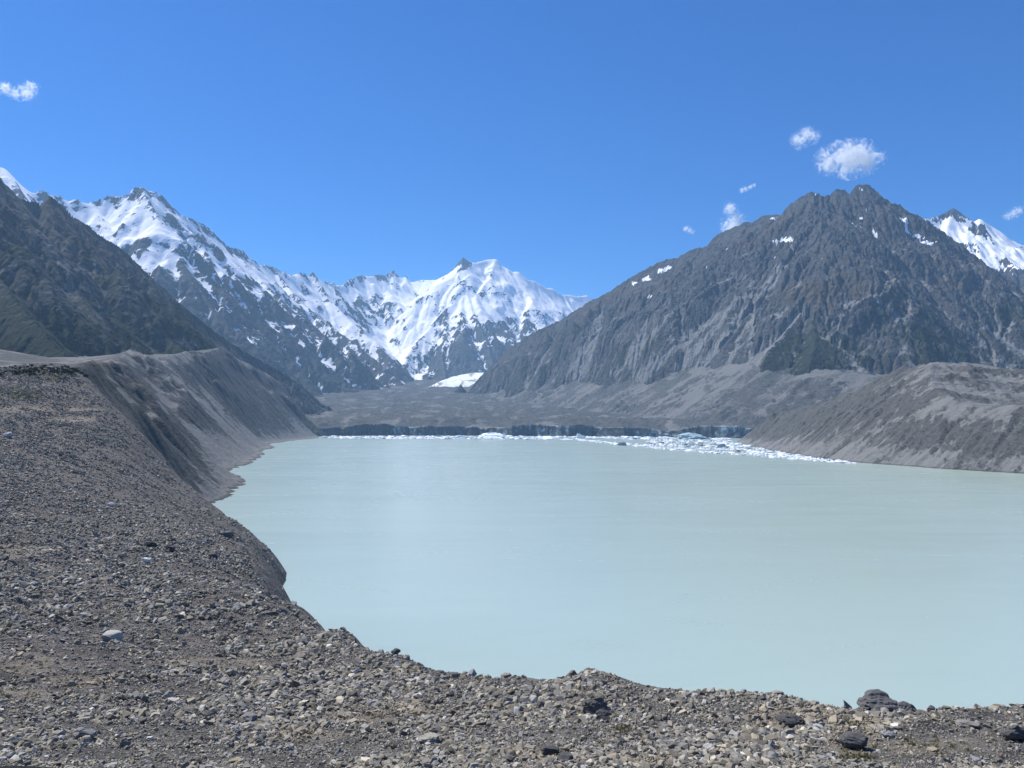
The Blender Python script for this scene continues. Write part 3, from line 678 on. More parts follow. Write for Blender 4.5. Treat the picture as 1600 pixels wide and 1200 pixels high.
# ================================================================= RIGHT NEAR MORAINE
def right_moraine():
    cell = 4.5
    X, Y = mk_grid(640, 3300, 1000, 3600, cell)
    CR = [P(1750, 640, 1700), P(1600, 588, 2000), P(1540, 572, 2100), P(1480, 573, 2200), P(1435, 584, 2300), P(1380, 610, 2420), P(1350, 629, 2500), P(1325, 637, 2560), P(1250, 641, 2750), P(1185, 650, 3100), P(1160, 664, 3260), P(1148, 684, 3330)]
    SHp = [(700, 1000), (940, 1400), (905, 1470), (855, 1566), (800, 1760), (778, 1889), (800, 2150), (835, 2450), (880, 2800), (925, 3100), (950, 3260), (1010, 3420), (1200, 3600)]
    sx = np.interp(Y, [s[1] for s in SHp], [s[0] for s in SHp])+fbm(X*0, Y, 130, 4, 101)*14
    sx = np.where(Y < 1400, 940+(1400-Y)*.4, sx)
    R, D = ridge_field(X, Y, [CR], .55, 3000)
    px = 800+F*X/Y
    W = (X-sx)*.68                          # rise from the water
    W = np.where(W < 0, W, W)
    plate = np.interp(X, [900, 1250, 1600, 3300], [140, 235, 190, 150])
    top = np.maximum(R, np.minimum(W*0-50, plate))
    # mound surface = lower of the shore slope and the ridge field flattened behind the crest
    behind = (X-np.interp(Y, [c[1] for c in CR], [c[0] for c in CR]))
    cz = np.interp(Y, [c[1] for c in CR], [c[2] for c in CR])
    topz = np.where(behind > 0, cz-np.minimum(behind*.18, 60), cz)
    H = np.minimum(W, topz)
    rr = sstep(0, 120, topz-W)
    up = sstep(25, 90, W)
    wy = fbm(X, Y, 220, 4, 157)*100+fbm(X, Y, 60, 3, 158)*20; amp = np.clip(.55+fbm(X, Y, 300, 4, 159)*1.7, .05, 1.6)
    sl = fbm(Y*1.0+X*.45+wy, X*.3, 80, 6, 103, .62, True)*amp; sl2 = fbm(Y+X*.3+wy, X*.2, 330, 3, 104, .5, True)
    amp = amp*(.35+.65*sstep(1700, 2300, Y))
    H += (sl*6+sl2*13)*up*sstep(-30, 30, H)+fbm(X+wy*.5, Y, 85, 6, 105, .7, True)*20*up*amp
    e = sstep(3240, 3480, Y)
    H = H*(1-e)-e*20
    H = blur(H, 2)
    H += fbm(X, Y, 90, 5, 106, .6)*4*up
    H += (fbm(X, Y, 42, 5, 168, .72, True)*9+4)*sstep(.0, .3, fbm(X, Y*.7, 130, 5, 167, .7))*sstep(15, 50, H)*sstep(1300, 1900, Y)
    H, fl, dp = droplets(H, cell, 40000, 60, 8, seed=54, cap=4)
    s, gx, gy = slope_of(blur(H, 1), cell)
    f = norm01(blur(fl, 1), 5, 99); nz = fbm(X, Y, 160, 5, 109, .6)
    streak = fbm(Y*1.0+X*.3, X*.1, 50, 4, 110, .6)
    crag = sstep(.0, .3, fbm(X, Y*.7, 130, 5, 167, .7))*sstep(15, 50, H)*sstep(1300, 1900, Y)
    scree = .6-sstep(.75, 1.05, s)*.6+streak*.6-crag*.8-.3*sstep(20, 90, H)*sstep(1900, 2500, Y)
    tan = -.02+nz*.4+.25*sstep(150, 240, H)
    scree, tan = ragged(X, Y, 40, 9, [scree, tan])
    build_grid('moraine_hill', X, Y, H, M_wall, dict(snow=0*H-.2, veg=-.25+nz*.4, scree=scree, tan=tan), zmin=-1.5)
right_moraine()

# ================================================================= NEAR MORAINE (foreground)
COLS = {
 -180: [(1200, 28), (1000, 75), (900, 140), (800, 240), (700, 350), (640, 460), (572, 560), 'z150@700', 'z150@1000'],
 0: [(1200, 30), (1000, 80), (900, 150), (800, 260), (700, 400), (640, 520), (585, 620), 'z140@700', 'z150@860'],
 110: [(1200, 31), (1000, 85), (900, 165), (800, 300), (700, 460), (640, 570), (577, 690), 'z130@800', 'z90@900'],
 150: [(1200, 31), (1000, 88), (900, 172), (800, 315), (700, 490), (607, 680), 'z95@760', 'z40@900'],
 200: [(1200, 32), (1000, 90), (900, 180), (800, 330), (700, 530), (655, 620), 'z60@700', 'z0@800'],
 250: [(1200, 32), (1000, 95), (900, 190), (800, 370), (740, 540), (708, 620), 'z35@690', 'z-10@760'],
 300: [(1200, 33), (1000, 100), (900, 210), (830, 380), (783, 650), 'z0@720', 'z-30@850'],
 345: [(1200, 34), (1000, 105), (900, 230), (850, 400), (812, 690), 'z-8@760', 'z-40@900'],
 400: [(1200, 35), (1000, 110), (920, 230), (880, 380), (850, 560), 'z-5@640', 'z-40@800'],
 437: [(1200, 36), (1000, 115), (940, 220), (905, 350), (885, 470), 'z-5@550', 'z-40@700'],
 450: [(1200, 36), (1000, 115), (960, 170), (935, 270), 'z15@360', 'z-10@450', 'z-40@600'],
 500: [(1200, 37), (1050, 80), (1000, 110), (975, 150), 'z40@190', 'z5@270', 'z-30@400'],
 550: [(1200, 38), (1050, 80), (985, 110), 'z55@140', 'z20@200', 'z-30@350'],
 625: [(1200, 38), (1100, 58), (1022, 85), 'z60@110', 'z20@170', 'z-30@300'],
 700: [(1200, 38), (1100, 55), (1047, 70), 'z62@95', 'z20@150', 'z-30@280'],
 800: [(1200, 38), (1100, 52), (1066, 60), 'z68@80', 'z20@135', 'z-30@260'],
 860: [(1200, 37), (1100, 52), (1068, 60), 'z68@80', 'z20@133', 'z-30@255'],
 930: [(1200, 36), (1100, 50), (1058, 58), 'z70@75', 'z20@130', 'z-30@250'],
 1040: [(1200, 36), (1120, 46), (1077, 53), 'z71@70', 'z20@125', 'z-30@240'],
 1200: [(1200, 35), (1130, 44), (1091, 50), 'z73@65', 'z20@120', 'z-30@240'],
 1350: [(1200, 34), (1140, 41), (1108, 47), 'z74@60', 'z20@115', 'z-30@240'],
 1480: [(1200, 34), (1140, 41), (1107, 48), 'z74@60', 'z20@115', 'z-30@240'],
 1620: [(1200, 34), (1140, 42), (1105, 50), 'z74@62', 'z20@115', 'z-30@240'],
 1800: [(1200, 34), (1140, 42), (1100, 50), 'z74@62', 'z20@115', 'z-30@240']}
def near_controls():
    A = []
    for px, col in COLS.items():
        for c in [( 'z%f@%f' % (97.3, 6)), 'z92@14'] + col:
            if isinstance(c, str):
                z, Yd = c[1:].split('@'); z = float(z); Yd = float(Yd)
            else:
                Yd = float(c[1]); z = P(px, c[0], Yd)[2]
            A.append((px/140.0, math.log(Yd)*4.2, z))
    return np.array(A)
CT = near_controls()
def tps_fit(A):
    n = len(A); d = np.hypot(A[:, None, 0]-A[None, :, 0], A[:, None, 1]-A[None, :, 1])
    K = np.where(d > 0, d*d*np.log(d+1e-12), 0)+np.eye(n)*.02
    Pm = np.c_[np.ones(n), A[:, :2]]
    M = np.block([[K, Pm], [Pm.T, np.zeros((3, 3))]])
    return np.linalg.solve(M, np.r_[A[:, 2], 0, 0, 0])
TW = tps_fit(CT)
def near_base(px, Yd):
    a = px/140.0; b = np.log(Yd)*4.2
    z = TW[-3]+TW[-2]*a+TW[-1]*b
    for i in range(len(CT)):
        d2 = (a-CT[i, 0])**2+(b-CT[i, 1])**2
        z = z+TW[i]*.5*d2*np.log(d2+1e-12)
    return z
NPX = np.linspace(-160, 1780, 1100); NL = np.linspace(math.log(6), math.log(1000), 1150)
GP, GL = np.meshgrid(NPX, NL); GY = np.exp(GL); GX = (GP-800)/F*GY
GZ = near_base(GP, GY)
Wn = np.clip(GY/60, .5, 6)
GZ += fbm(GX, GY, 26, 5, 129, .6)*3.5*sstep(300, 480, GY)
GZ += fbm(GX, GY, 13, 4, 121)*.85*np.clip(GY/50, .4, 1.6) + fbm(GX, GY, 60, 4, 122)*1.6*sstep(60, 200, GY)
GZ += fbm(GX, GY, 3.2, 4, 123, .6)*.16*np.clip(GY/60, .5, 3) + fbm(GX, GY, 9, 4, 124, .6, True)*.35*sstep(40, 200, GY)
def near_z(px, Yd):
    i = np.clip((px-NPX[0])/(NPX[1]-NPX[0]), 0, len(NPX)-1.001); j = np.clip((np.log(Yd)-NL[0])/(NL[1]-NL[0]), 0, len(NL)-1.001)
    i0 = i.astype(int); j0 = j.astype(int); u = i-i0; v = j-j0
    return GZ[j0, i0]*(1-u)*(1-v)+GZ[j0, i0+1]*u*(1-v)+GZ[j0+1, i0]*(1-u)*v+GZ[j0+1, i0+1]*u*v
# pale dusty patches and a few green ones, fixed to the ground
PATCH = [(50, 1040, 50, 20), (120, 1065, 60, 11), (40, 1085, 50, 12), (640, 1110, 40, 9), (560, 1120, 60, 12), (1240, 1120, 70, 16), (1330, 1160, 40, 20), (1450, 1165, 80, 14), (120, 655, 40, 4), (130, 640, 40, 3), (330, 1035, 90, 8),
         (850, 1180, 60, 9), (1330, 1130, 60, 8), (1000, 1190, 60, 8), (30, 640, 60, 6), (190, 965, 14, 4), (480, 1150, 60, 10), (10, 860, 60, 12)]
GREEN = [(40, 618, 30, 8), (88, 588, 16, 6), (975, 1140, 30, 5), (660, 1115, 8, 4), (1330, 1185, 30, 6), (20, 610, 18, 5), (1000, 1165, 16, 4)]
def near_patches(px, py, lst, seed, X, Y):
    M = np.zeros_like(px); n = fbm(X, Y, 6, 4, seed)*np.clip(40/np.maximum(Y, 1), .4, 1)
    for (cx, cy, rx, ry) in lst:
        r = ((px-cx)/rx)**2+((py-cy)/ry)**2
        M = np.maximum(M, np.clip(1.3-r*.7, 0, 1))
    return M
gpx, gpy = proj(GX, GY, GZ)
ntan = near_patches(gpx, gpy, PATCH, 5, GX, GY); ngrn = near_patches(gpx, gpy, GREEN, 6, GX, GY)
bush = np.exp(-((gpy-580)/5)**2)*(gpx < 125)*.8
nmed = fbm(GX, GY, 22, 4, 131)
m, t, b = new_mat('foreground_rubble')
pos = N(t, 'ShaderNodeNewGeometry').outputs['Position']
n1 = noise(t, pos, 2.2, 8, .7); n2 = noise(t, pos, .25, 6, .65); n3 = noise(t, pos, .03, 5, .6)
vo = N(t, 'ShaderNodeTexVoronoi'); vo.inputs['Scale'].default_value = 3.2; t.links.new(pos, vo.inputs['Vector'])
vo2 = N(t, 'ShaderNodeTexVoronoi'); vo2.inputs['Scale'].default_value = .75; t.links.new(pos, vo2.inputs['Vector'])
c = mix(t, thresh(t, n1, .3, .7), (.070, .066, .060), (.185, .175, .158))
c = mix(t, .45, c, mix(t, N(t, 'ShaderNodeSeparateColor').outputs[0], (.07, .07, .07), (.25, .24, .23)))
sc1 = t.nodes[-1]
for nd in t.nodes:
    if nd.bl_idname == 'ShaderNodeSeparateColor': t.links.new(vo2.outputs['Color'], nd.inputs[0])
c = mix(t, math_n(t, 'MULTIPLY', thresh(t, n3, .4, .7), .5), c, (.15, .125, .115))
n4 = noise(t, pos, .42, 6, .75)
c = mix(t, 1.0, c, mix(t, thresh(t, n4, .35, .65), (.55, .55, .56), (1.35, 1.34, 1.3)), 'MULTIPLY')
tv = math_n(t, 'ADD', attr(t, 'tan').outputs['Fac'], math_n(t, 'MULTIPLY_ADD', n2, 1.6, -.9))
c = mix(t, math_n(t, 'MULTIPLY', thresh(t, tv, .3, .9), .5), c, (.30, .265, .21))
gv = math_n(t, 'ADD', attr(t, 'green').outputs['Fac'], math_n(t, 'MULTIPLY_ADD', n2, 1.1, -.62))
c = mix(t, math_n(t, 'MULTIPLY', thresh(t, gv, .3, .7), .85), c, (.075, .075, .035))
t.links.new(c, b.inputs['Base Color']); b.inputs['Roughness'].default_value = .95; b.inputs['Specular IOR Level'].default_value = .15
hgt = math_n(t, 'ADD', math_n(t, 'MULTIPLY', vo.outputs['Distance'], .35), math_n(t, 'ADD', math_n(t, 'MULTIPLY', vo2.outputs['Distance'], 1.1), n1))
bp = N(t, 'ShaderNodeBump'); bp.inputs['Distance'].default_value = .5; bp.inputs['Strength'].default_value = 1.0; t.links.new(hgt, bp.inputs['Height'])
t.links.new(bp.outputs[0], b.inputs['Normal'])
build_grid('rubble_slope', GX, GY, GZ, m, dict(tan=ntan+nmed*.35, green=np.maximum(ngrn, bush)), zmin=-1.5)

# ---------------------------------------------------------------- stones of the rubble
def hull_shape(seed, npts=15, boxy=.35):
    rng = random.Random(seed); bm = bmesh.new()
    for _ in range(npts):
        v = Vector((rng.gauss(0, 1), rng.gauss(0, 1), rng.gauss(0, 1))).normalized()
        mx = max(abs(v.x), abs(v.y), abs(v.z)); v = v*(1-boxy)+v/mx*boxy*.8
        bm.verts.new(v*rng.uniform(.85, 1.08))
    r = bmesh.ops.convex_hull(bm, input=bm.verts)
    for v in [v for v in bm.verts if not v.link_faces]: bm.verts.remove(v)
    bmesh.ops.triangulate(bm, faces=bm.faces)
    bmesh.ops.recalc_face_normals(bm, faces=bm.faces)
    co = np.array([v.co[:] for v in bm.verts]); bm.verts.index_update()
    f = np.array([[v.index for v in fc.verts] for fc in bm.faces]); bm.free()
    return co, f
SHAPES = [hull_shape(100+i, 11+i % 5, .2+.5*(i % 3)/2) for i in range(16)]
def rotmats(n, rng, tilt):
    yaw = rng.uniform(0, 2*math.pi, n); a = rng.normal(0, tilt, n); b2 = rng.normal(0, tilt, n)
    cy, sy = np.cos(yaw), np.sin(yaw); ca, sa = np.cos(a), np.sin(a); cb, sb = np.cos(b2), np.sin(b2)
    z = np.zeros(n); o = np.ones(n)
    Rz = np.stack([cy, -sy, z, sy, cy, z, z, z, o], -1).reshape(n, 3, 3)
    Rx = np.stack([o, z, z, z, ca, -sa, z, sa, ca], -1).reshape(n, 3, 3)
    Ry = np.stack([cb, z, sb, z, o, z, -sb, z, cb], -1).reshape(n, 3, 3)
    return Rx @ Ry @ Rz
m, t, b = new_mat('rubble_stone')
pos = N(t, 'ShaderNodeNewGeometry').outputs['Position']
ca = attr(t, 'tone'); n1 = noise(t, pos, 6, 5, .65)
c = mix(t, 1.0, ca.outputs['Color'], mix(t, n1, (.7, .7, .7), (1.3, 1.3, 1.3)), 'MULTIPLY')
t.links.new(c, b.inputs['Base Color']); b.inputs['Roughness'].default_value = .95; b.inputs['Specular IOR Level'].default_value = .08
bp = N(t, 'ShaderNodeBump'); bp.inputs['Distance'].default_value = .05; t.links.new(n1, bp.inputs['Height']); t.links.new(bp.outputs[0], b.inputs['Normal'])
M_stone = m
def tones(n, rng, tan):
    v = np.exp(rng.normal(math.log(.205), .37, n)); v = np.clip(v, .05, .55)
    h = rng.normal(.055, .05, n)
    col = np.stack([v*(1.03+h), v*(1+h*.3), v*(.93-h*1.1)], -1)
    col = col*(1-.5*tan[:, None])+np.array([.33, .28, .21])*.5*tan[:, None]
    return np.clip(col, .02, .6)
def scatter_positions(n, rng):
    # chance of a stone per grid cell follows its visible area, plus an even share everywhere
    z = GZ; px, py = gpx, gpy
    ar = (px[1:, 1:]-px[:-1, :-1])*np.maximum(py[:-1, :-1]-py[1:, 1:], .0)
    vis = (py[:-1, :-1] < 1235) & (px[:-1, :-1] > -40) & (px[:-1, :-1] < 1640) & (z[:-1, :-1] > .3)
    mn = np.minimum.accumulate(py[:-1, :-1], axis=0)
    seen = py[:-1, :-1] < mn+25
    fr = fbm(GX[:-1, :-1], GY[:-1, :-1], 7, 4, 141, .6); fr2 = fbm(GX[:-1, :-1], GY[:-1, :-1], 30, 3, 142)
    dens = np.clip(.6+fr*1.7+fr2*1.0, .3, 2.2)*(1-.7*np.clip(ntan[:-1, :-1], 0, 1))
    wgt = (ar+.02)*vis*seen*dens; wgt = wgt.ravel(); wgt /= wgt.sum()
    k = rng.choice(wgt.size, n, p=wgt); nx = z.shape[1]-1
    j, i = k//nx, k % nx
    u = rng.uniform(0, 1, n); v = rng.uniform(0, 1, n)
    px_ = NPX[i]+u*(NPX[1]-NPX[0]); l_ = NL[j]+v*(NL[1]-NL[0]); Yd = np.exp(l_)
    global CLUS
    CLUS = (fr+fr2*.5)[j, i]
    return px_, Yd, near_z(px_, Yd), ntan[j, i]
def place_stones():
    rng = np.random.default_rng(5); n = 215000
    px, Yd, z, tn = scatter_positions(n, rng)
    keep = z > .3; px, Yd, z, tn = px[keep], Yd[keep], z[keep], tn[keep]; n = len(px); cl = CLUS[keep]
    X = (px-800)/F*Yd
    spx = 1.25*(rng.pareto(2.6, n)+1); spx = np.minimum(spx, 7.2)*np.clip(1+cl*1.1, .6, 1.35)           # radius in photo pixels if at this distance
    cap_ = 1.0*rng.uniform(.5, 1, n); r = np.minimum(spx*Yd/F*np.clip(Yd/55, .3, 1)**-.35*np.clip(1.15-Yd/1500, .6, 1), cap_)
    r = np.maximum(r, .03)
    big = np.argsort(-(r/Yd))[:270]
    A = rng.uniform(.75, 1.3, n); Bs = rng.uniform(.55, 1.0, n); Cs = rng.uniform(.4, .9, n)
    S_ = np.stack([A, Bs, Cs], -1)*r[:, None]
    R = rotmats(n, rng, .35); col = tones(n, rng, tn)
    sh = rng.integers(0, len(SHAPES), n)
    isbig = np.zeros(n, bool); isbig[big] = True
    cos, fs, cs = [], [], []; off = 0
    for q, (vc, vf) in enumerate(SHAPES):
        k = np.where((sh == q) & ~isbig)[0]
        v = np.einsum('nij,nvj->nvi', R[k], vc[None]*S_[k][:, None, :])
        v += np.stack([X[k], Yd[k], z[k]+S_[k, 2]*.38], -1)[:, None, :]
        cos.append(v.reshape(-1, 3)); nv = len(vc)
        fs.append((vf[None]+(np.arange(len(k))*nv)[:, None, None]+off).reshape(-1, 3)); off += nv*len(k)
        cs.append(np.repeat(col[k], nv, 0))
    o = link_mesh('loose_stones', np.concatenate(cos), np.concatenate(fs), M_stone, dict(tone=np.concatenate(cs)), smooth=False)
    o['kind'] = 'stuff'
    return [(X[k], Yd[k], z[k], S_[k], R[k], col[k]) for k in big]
BIG = place_stones()
def rough_rock(name, seed, size, loc, yaw, tone, planes=11, sub=4, rough=.05):
    """an angular boulder: a ball cut by many planes, then roughened"""
    rng = random.Random(seed); bm = bmesh.new(); bmesh.ops.create_icosphere(bm, subdivisions=sub, radius=1)
    pl = []
    for _ in range(planes):
        v = Vector((rng.gauss(0, 1), rng.gauss(0, 1), rng.gauss(0, 1))).normalized(); pl.append((v, rng.uniform(.55, .8)))
    for v in bm.verts:
        p = v.co.copy()
        for (nn, d) in pl:
            e = p.dot(nn)-d
            if e > 0: p -= nn*e*.97
        v.co = p
    co = np.array([v.co[:] for v in bm.verts])
    nn = fbm(co[:, 0]+seed, co[:, 1]+co[:, 2]*.7, .5, 4, seed, .6)
    co *= (1+nn*rough*2.6-np.maximum(0, .12-np.abs(fbm(co[:, 2]*1.3+co[:, 0]*.35, co[:, 1]*.4+seed, .7, 3, seed+9)))*1.3*(rough > .045))[:, None]
    lay = fbm(co[:, 2]*1.0+co[:, 0]*.3, co[:, 0]*.15, .16, 3, seed+5)
    co *= (1+lay*rough)[:, None]
    co *= np.array(size)
    c_, s_ = math.cos(yaw), math.sin(yaw)
    co = co @ np.array([[c_, s_, 0], [-s_, c_, 0], [0, 0, 1]])
    f = np.array([[v.index for v in fc.verts] for fc in bm.faces]); bm.free()
    cv = np.ones((len(co), 3))*np.array(tone)
    o = link_mesh(name, co, f, M_stone, dict(tone=cv), smooth=False)
    o.location = loc
    return o
ROCKS = []
for q, (x, y, z, S_, R, col) in enumerate(BIG):
    vc, vf = SHAPES[q % 16]
    v = (vc*S_) @ R.T
    o = link_mesh('rock', v, vf, M_stone, dict(tone=np.repeat(col[None], len(v), 0)), smooth=False)
    o.location = (x, y, z+S_[2]*.4)
    ROCKS.append(o); o['category'] = 'rock'; o['group'] = 'larger loose rocks among the rubble of the near slope'
    o['label'] = 'ordinary angular grey rock lying in the rubble of the near slope'

# ---------------------------------------------------------------- named boulders of the near ground
def ground_at(px, py):
    """first point of the near slope on that sight line"""
    col = np.exp(np.linspace(math.log(20), math.log(900), 3000)); zz = near_z(np.full(3000, float(px)), col)
    _, yy = proj((px-800)/F*col, col, zz)
    k = np.argmax(yy <= py) if (yy <= py).any() else np.argmin(yy)
    if px > 560 and py < 1116:            # stands on the crest itself
        k = np.argmin(np.where(col < 95, yy, 9e9)); k = max(0, k-4)
    return (px-800)/F*col[k], col[k], zz[k]
BOULD = [
 (1362, 1110, 52, 32, 331, (.12, .118, .12), 'largest boulder, a broad grey layered block on the crest above the water', .05),
 (1404, 1112, 32, 20, 302, (.12, .118, .118), 'grey pyramid shaped boulder just right of the largest boulder on the crest', .05),
 (1230, 1137, 38, 22, 304, (.07, .07, .075), 'dark slab tilted to the right in the dusty hollow below the crest', .06),
 (1326, 1170, 38, 24, 305, (.10, .10, .10), 'dark wedge shaped boulder with a pale top at the bottom below the largest boulder', .05),
 (1443, 1113, 12, 9, 306, (.14, .14, .14), 'small dark knob of rock alone on the crest right of the pyramid shaped boulder', .05),
 (927, 1116, 32, 28, 307, (.10, .10, .10), 'tall dark boulder in the shaded hollow of the middle mound', .06),
 (942, 1126, 26, 16, 308, (.08, .08, .08), 'low dark boulder lying against the tall dark one in the middle hollow', .06),
 (675, 1162, 32, 18, 309, (.30, .29, .25), 'slab with a pale yellowish top in the foreground left of centre', .06),
 (181, 1002, 34, 16, 310, (.38, .37, .34), 'pale flat slab half buried in the left slope', .04),
 (234, 879, 14, 9, 311, (.75, .74, .70), 'bright white stone alone on the left slope', .05),
 (240, 854, 18, 9, 312, (.06, .06, .065), 'dark rock highest on the slope above the bright white stone', .06),
 (272, 861, 15, 9, 313, (.09, .09, .09), 'dark rock right of and above the bright white stone', .06),
 (478, 1008, 18, 12, 314, (.12, .12, .12), 'rounded dark rock near the edge where the left slope meets the water', .05),
 (1575, 1158, 34, 30, 315, (.09, .09, .09), 'big dark boulder at the right edge of the picture', .06),
 (395, 1128, 24, 15, 316, (.19, .185, .18), 'grey faceted block in the lower left foreground', .05),
 (143, 1155, 30, 18, 317, (.20, .20, .20), 'rounded grey boulder at the lower left', .05),
 (358, 840, 17, 12, 318, (.14, .14, .15), 'rough rock standing on the slope beside the lake bend', .06),
 (337, 871, 15, 9, 319, (.10, .10, .10), 'dark rock below the rough one beside the lake bend', .06),
 (13, 683, 12, 9, 320, (.45, .44, .42), 'whitish stone with a dark underside at the far left edge', .05),
 (177, 792, 10, 7, 321, (.5, .49, .47), 'small whitish stone high on the left slope', .05),
 (620, 1021, 14, 10, 322, (.11, .11, .11), 'dark rock on the skyline edge of the slope left of centre', .05),
 (857, 1180, 24, 17, 323, (.08, .08, .08), 'dark rock at the bottom edge near the centre', .06),
 (883, 1190, 22, 14, 324, (.09, .09, .09), 'dark rock right of and below its neighbour at the bottom centre', .06),
 (1210, 1105, 18, 8, 325, (.24, .23, .2), 'low pale slab on the crest left of the largest boulder', .05),
 (792, 1066, 16, 8, 326, (.24, .22, .19), 'pale stone on the crest at the saddle of the middle ridge', .05),
 (1375, 1152, 20, 10, 327, (.26, .26, .25), 'light grey flat stone below the largest boulder', .05),
 (1500, 1136, 30, 10, 328, (.22, .21, .19), 'long flat grey slab in the rubble on the right', .05),
]
for (px, py, wpx, hpx, sd_, tone, lab, rg) in BOULD:
    x, y, z = ground_at(px, py)
    k = y/F
    o = rough_rock('boulder', sd_, (wpx*k*.62, wpx*k*.50, hpx*k*.60), (x, y+wpx*k*.1, z+hpx*k*.34), random.Random(sd_).uniform(-.5, .5), tone, rough=rg)
    o['label'] = lab; o['category'] = 'boulder'
# thin curved shard standing on the crest
def shard():
    x, y, z = ground_at(1316, 1108); k = y/F
    bm = bmesh.new(); prev = None
    prof = [(0, 15, 9), (4, 13.5, 8), (8, 11, 6.5), (12, 7.5, 4.5), (15.5, 3.5, 2.5), (18, .4, .4)]
    offs = [1, 0, -1.2, -3.2, -5.2, -7.4]
    for (h_, w_, d_), ox in zip(prof, offs):
        ring = []
        for a in range(8):
            an = a/8*2*math.pi
            ring.append(bm.verts.new((ox+math.cos(an)*w_*.5*(1+.12*math.sin(a*3+h_)), math.sin(an)*d_*.5, h_)))
        if prev:
            for a in range(8): bm.faces.new((prev[a], prev[(a+1) % 8], ring[(a+1) % 8], ring[a]))
        else: bm.faces.new(ring[::-1])
        prev = ring
    bm.faces.new(prev)
    bmesh.ops.triangulate(bm, faces=bm.faces); bm.verts.index_update()
    co = np.array([v.co[:] for v in bm.verts])*k; f = np.array([[v.index for v in fc.verts] for fc in bm.faces]); bm.free()
    o = link_mesh('boulder', co, f, M_stone, dict(tone=np.ones((len(co), 3))*.2), smooth=False)
    o.location = (x, y, z-3*k); o['label'] = 'thin curved shard of rock standing upright on the crest'; o['category'] = 'boulder'
shard()

# ---------------------------------------------------------------- dark scrub along the top of the left slope, dry tufts on dusty ground
def tufts(name, pts, hh, ww, nb, cols, seed, label=None):
    rng = np.random.default_rng(seed); n = len(pts)*nb
    base = np.repeat(pts, nb, 0)
    h_ = np.repeat(hh, nb)*rng.uniform(.5, 1.1, n); w_ = np.repeat(ww, nb)
    off = rng.normal(0, .45, (n, 2))*w_[:, None]
    b0 = base+np.c_[off, np.zeros(n)]
    ang = rng.uniform(0, 2*math.pi, n); wd = h_*rng.uniform(.12, .3, n)
    dx = np.c_[np.cos(ang)*wd, np.sin(ang)*wd, np.zeros(n)]
    lean = np.c_[rng.normal(0, .35, (n, 2)), np.ones(n)]*h_[:, None]
    z0 = rng.uniform(0, .5, n)[:, None]*np.array([[0, 0, 1]])*h_[:, None]*.7
    co = np.stack([b0-dx+z0, b0+dx+z0, b0+lean+dx*.3, b0+lean-dx*.3], 1).reshape(-1, 3)
    f = np.arange(n*4).reshape(-1, 4)
    cc = np.array(cols)[rng.integers(0, len(cols), n)]*rng.uniform(.7, 1.3, (n, 1))
    o = link_mesh(name, co, f, M_stone, dict(tone=np.repeat(cc, 4, 0)), smooth=False); o['kind'] = 'stuff'
def scrub():
    rng = np.random.default_rng(8); pts, hh, ww = [], [], []
    for i in range(420):
        px = rng.uniform(-30, 135); py = rng.normal(581, 4) if i < 300 else rng.choice([618, 590, 612])+rng.normal(0, 6)
        if i >= 300: px = rng.uniform(0, 120)
        x, y, z = ground_at(px, py); pts.append((x, y, z)); s_ = rng.uniform(.5, 1.9) if i < 300 else rng.uniform(.3, .8)
        hh.append(s_); ww.append(s_*1.1)
    tufts('low_scrub', np.array(pts), np.array(hh), np.array(ww), 34, [(.03, .035, .02), (.045, .05, .025), (.08, .075, .04)], 3)
    pts, hh, ww = [], [], []
    for i in range(900):
        c = PATCH[rng.integers(0, len(PATCH))] if i % 4 else GREEN[rng.integers(0, len(GREEN))]
        if c[1] < 900: continue
        px = c[0]+rng.normal(0, c[2]*.5); py = min(c[1]+rng.normal(0, c[3]*.5), 1205)
        x, y, z = ground_at(px, py); pts.append((x, y, z)); s_ = rng.uniform(.05, .16); hh.append(s_); ww.append(s_*1.4)
    tufts('dry_grass', np.array(pts), np.array(hh), np.array(ww), 22, [(.30, .26, .15), (.2, .18, .09), (.12, .12, .05)], 4)
scrub()

# ================================================================= ICEBERGS
m, t, b = new_mat('floating_ice')
pos = N(t, 'ShaderNodeNewGeometry').outputs['Position']
n1 = noise(t, pos, .12, 5, .6)
t.links.new(mix(t, 1.0, attr(t, 'tone').outputs['Color'], mix(t, n1, (.75, .8, .85), (1.1, 1.08, 1.05)), 'MULTIPLY'), b.inputs['Base Color'])
b.inputs['Roughness'].default_value = .45
bp = N(t, 'ShaderNodeBump'); bp.inputs['Distance'].default_value = 2; t.links.new(n1, bp.inputs['Height']); t.links.new(bp.outputs[0], b.inputs['Normal'])
M_ice = m
def water_at(px, py):
    lo, hi = 200.0, 9000.0
    Y = HC*F/(py-HOR) if py > HOR else 9000
    for _ in range(20):
        q = proj(0.0, Y, 0.0)[1]; Y *= (q-HOR)/(py-HOR)
    return (px-800)/F*Y, Y
def ice_shapes():
    out = []
    for i in range(14):
        rng = random.Random(500+i); bm = bmesh.new()
        for _ in range(22):
            a = rng.uniform(0, 2*math.pi); r = rng.uniform(.55, 1)
            bm.verts.new((math.cos(a)*r, math.sin(a)*r*.8, rng.choice((-.3, .1, .25, .4))+rng.uniform(-.1, .1)))
        for _ in range(3): bm.verts.new((rng.uniform(-.6, .6), rng.uniform(-.4, .4), rng.uniform(.5, 1.0)))
        bmesh.ops.convex_hull(bm, input=bm.verts)
        for v in [v for v in bm.verts if not v.link_faces]: bm.verts.remove(v)
        bmesh.ops.triangulate(bm, faces=bm.faces); bmesh.ops.recalc_face_normals(bm, faces=bm.faces); bm.verts.index_update()
        out.append((np.array([v.co[:] for v in bm.verts]), np.array([[v.index for v in fc.verts] for fc in bm.faces]))); bm.free()
    return out
ICE = ice_shapes()
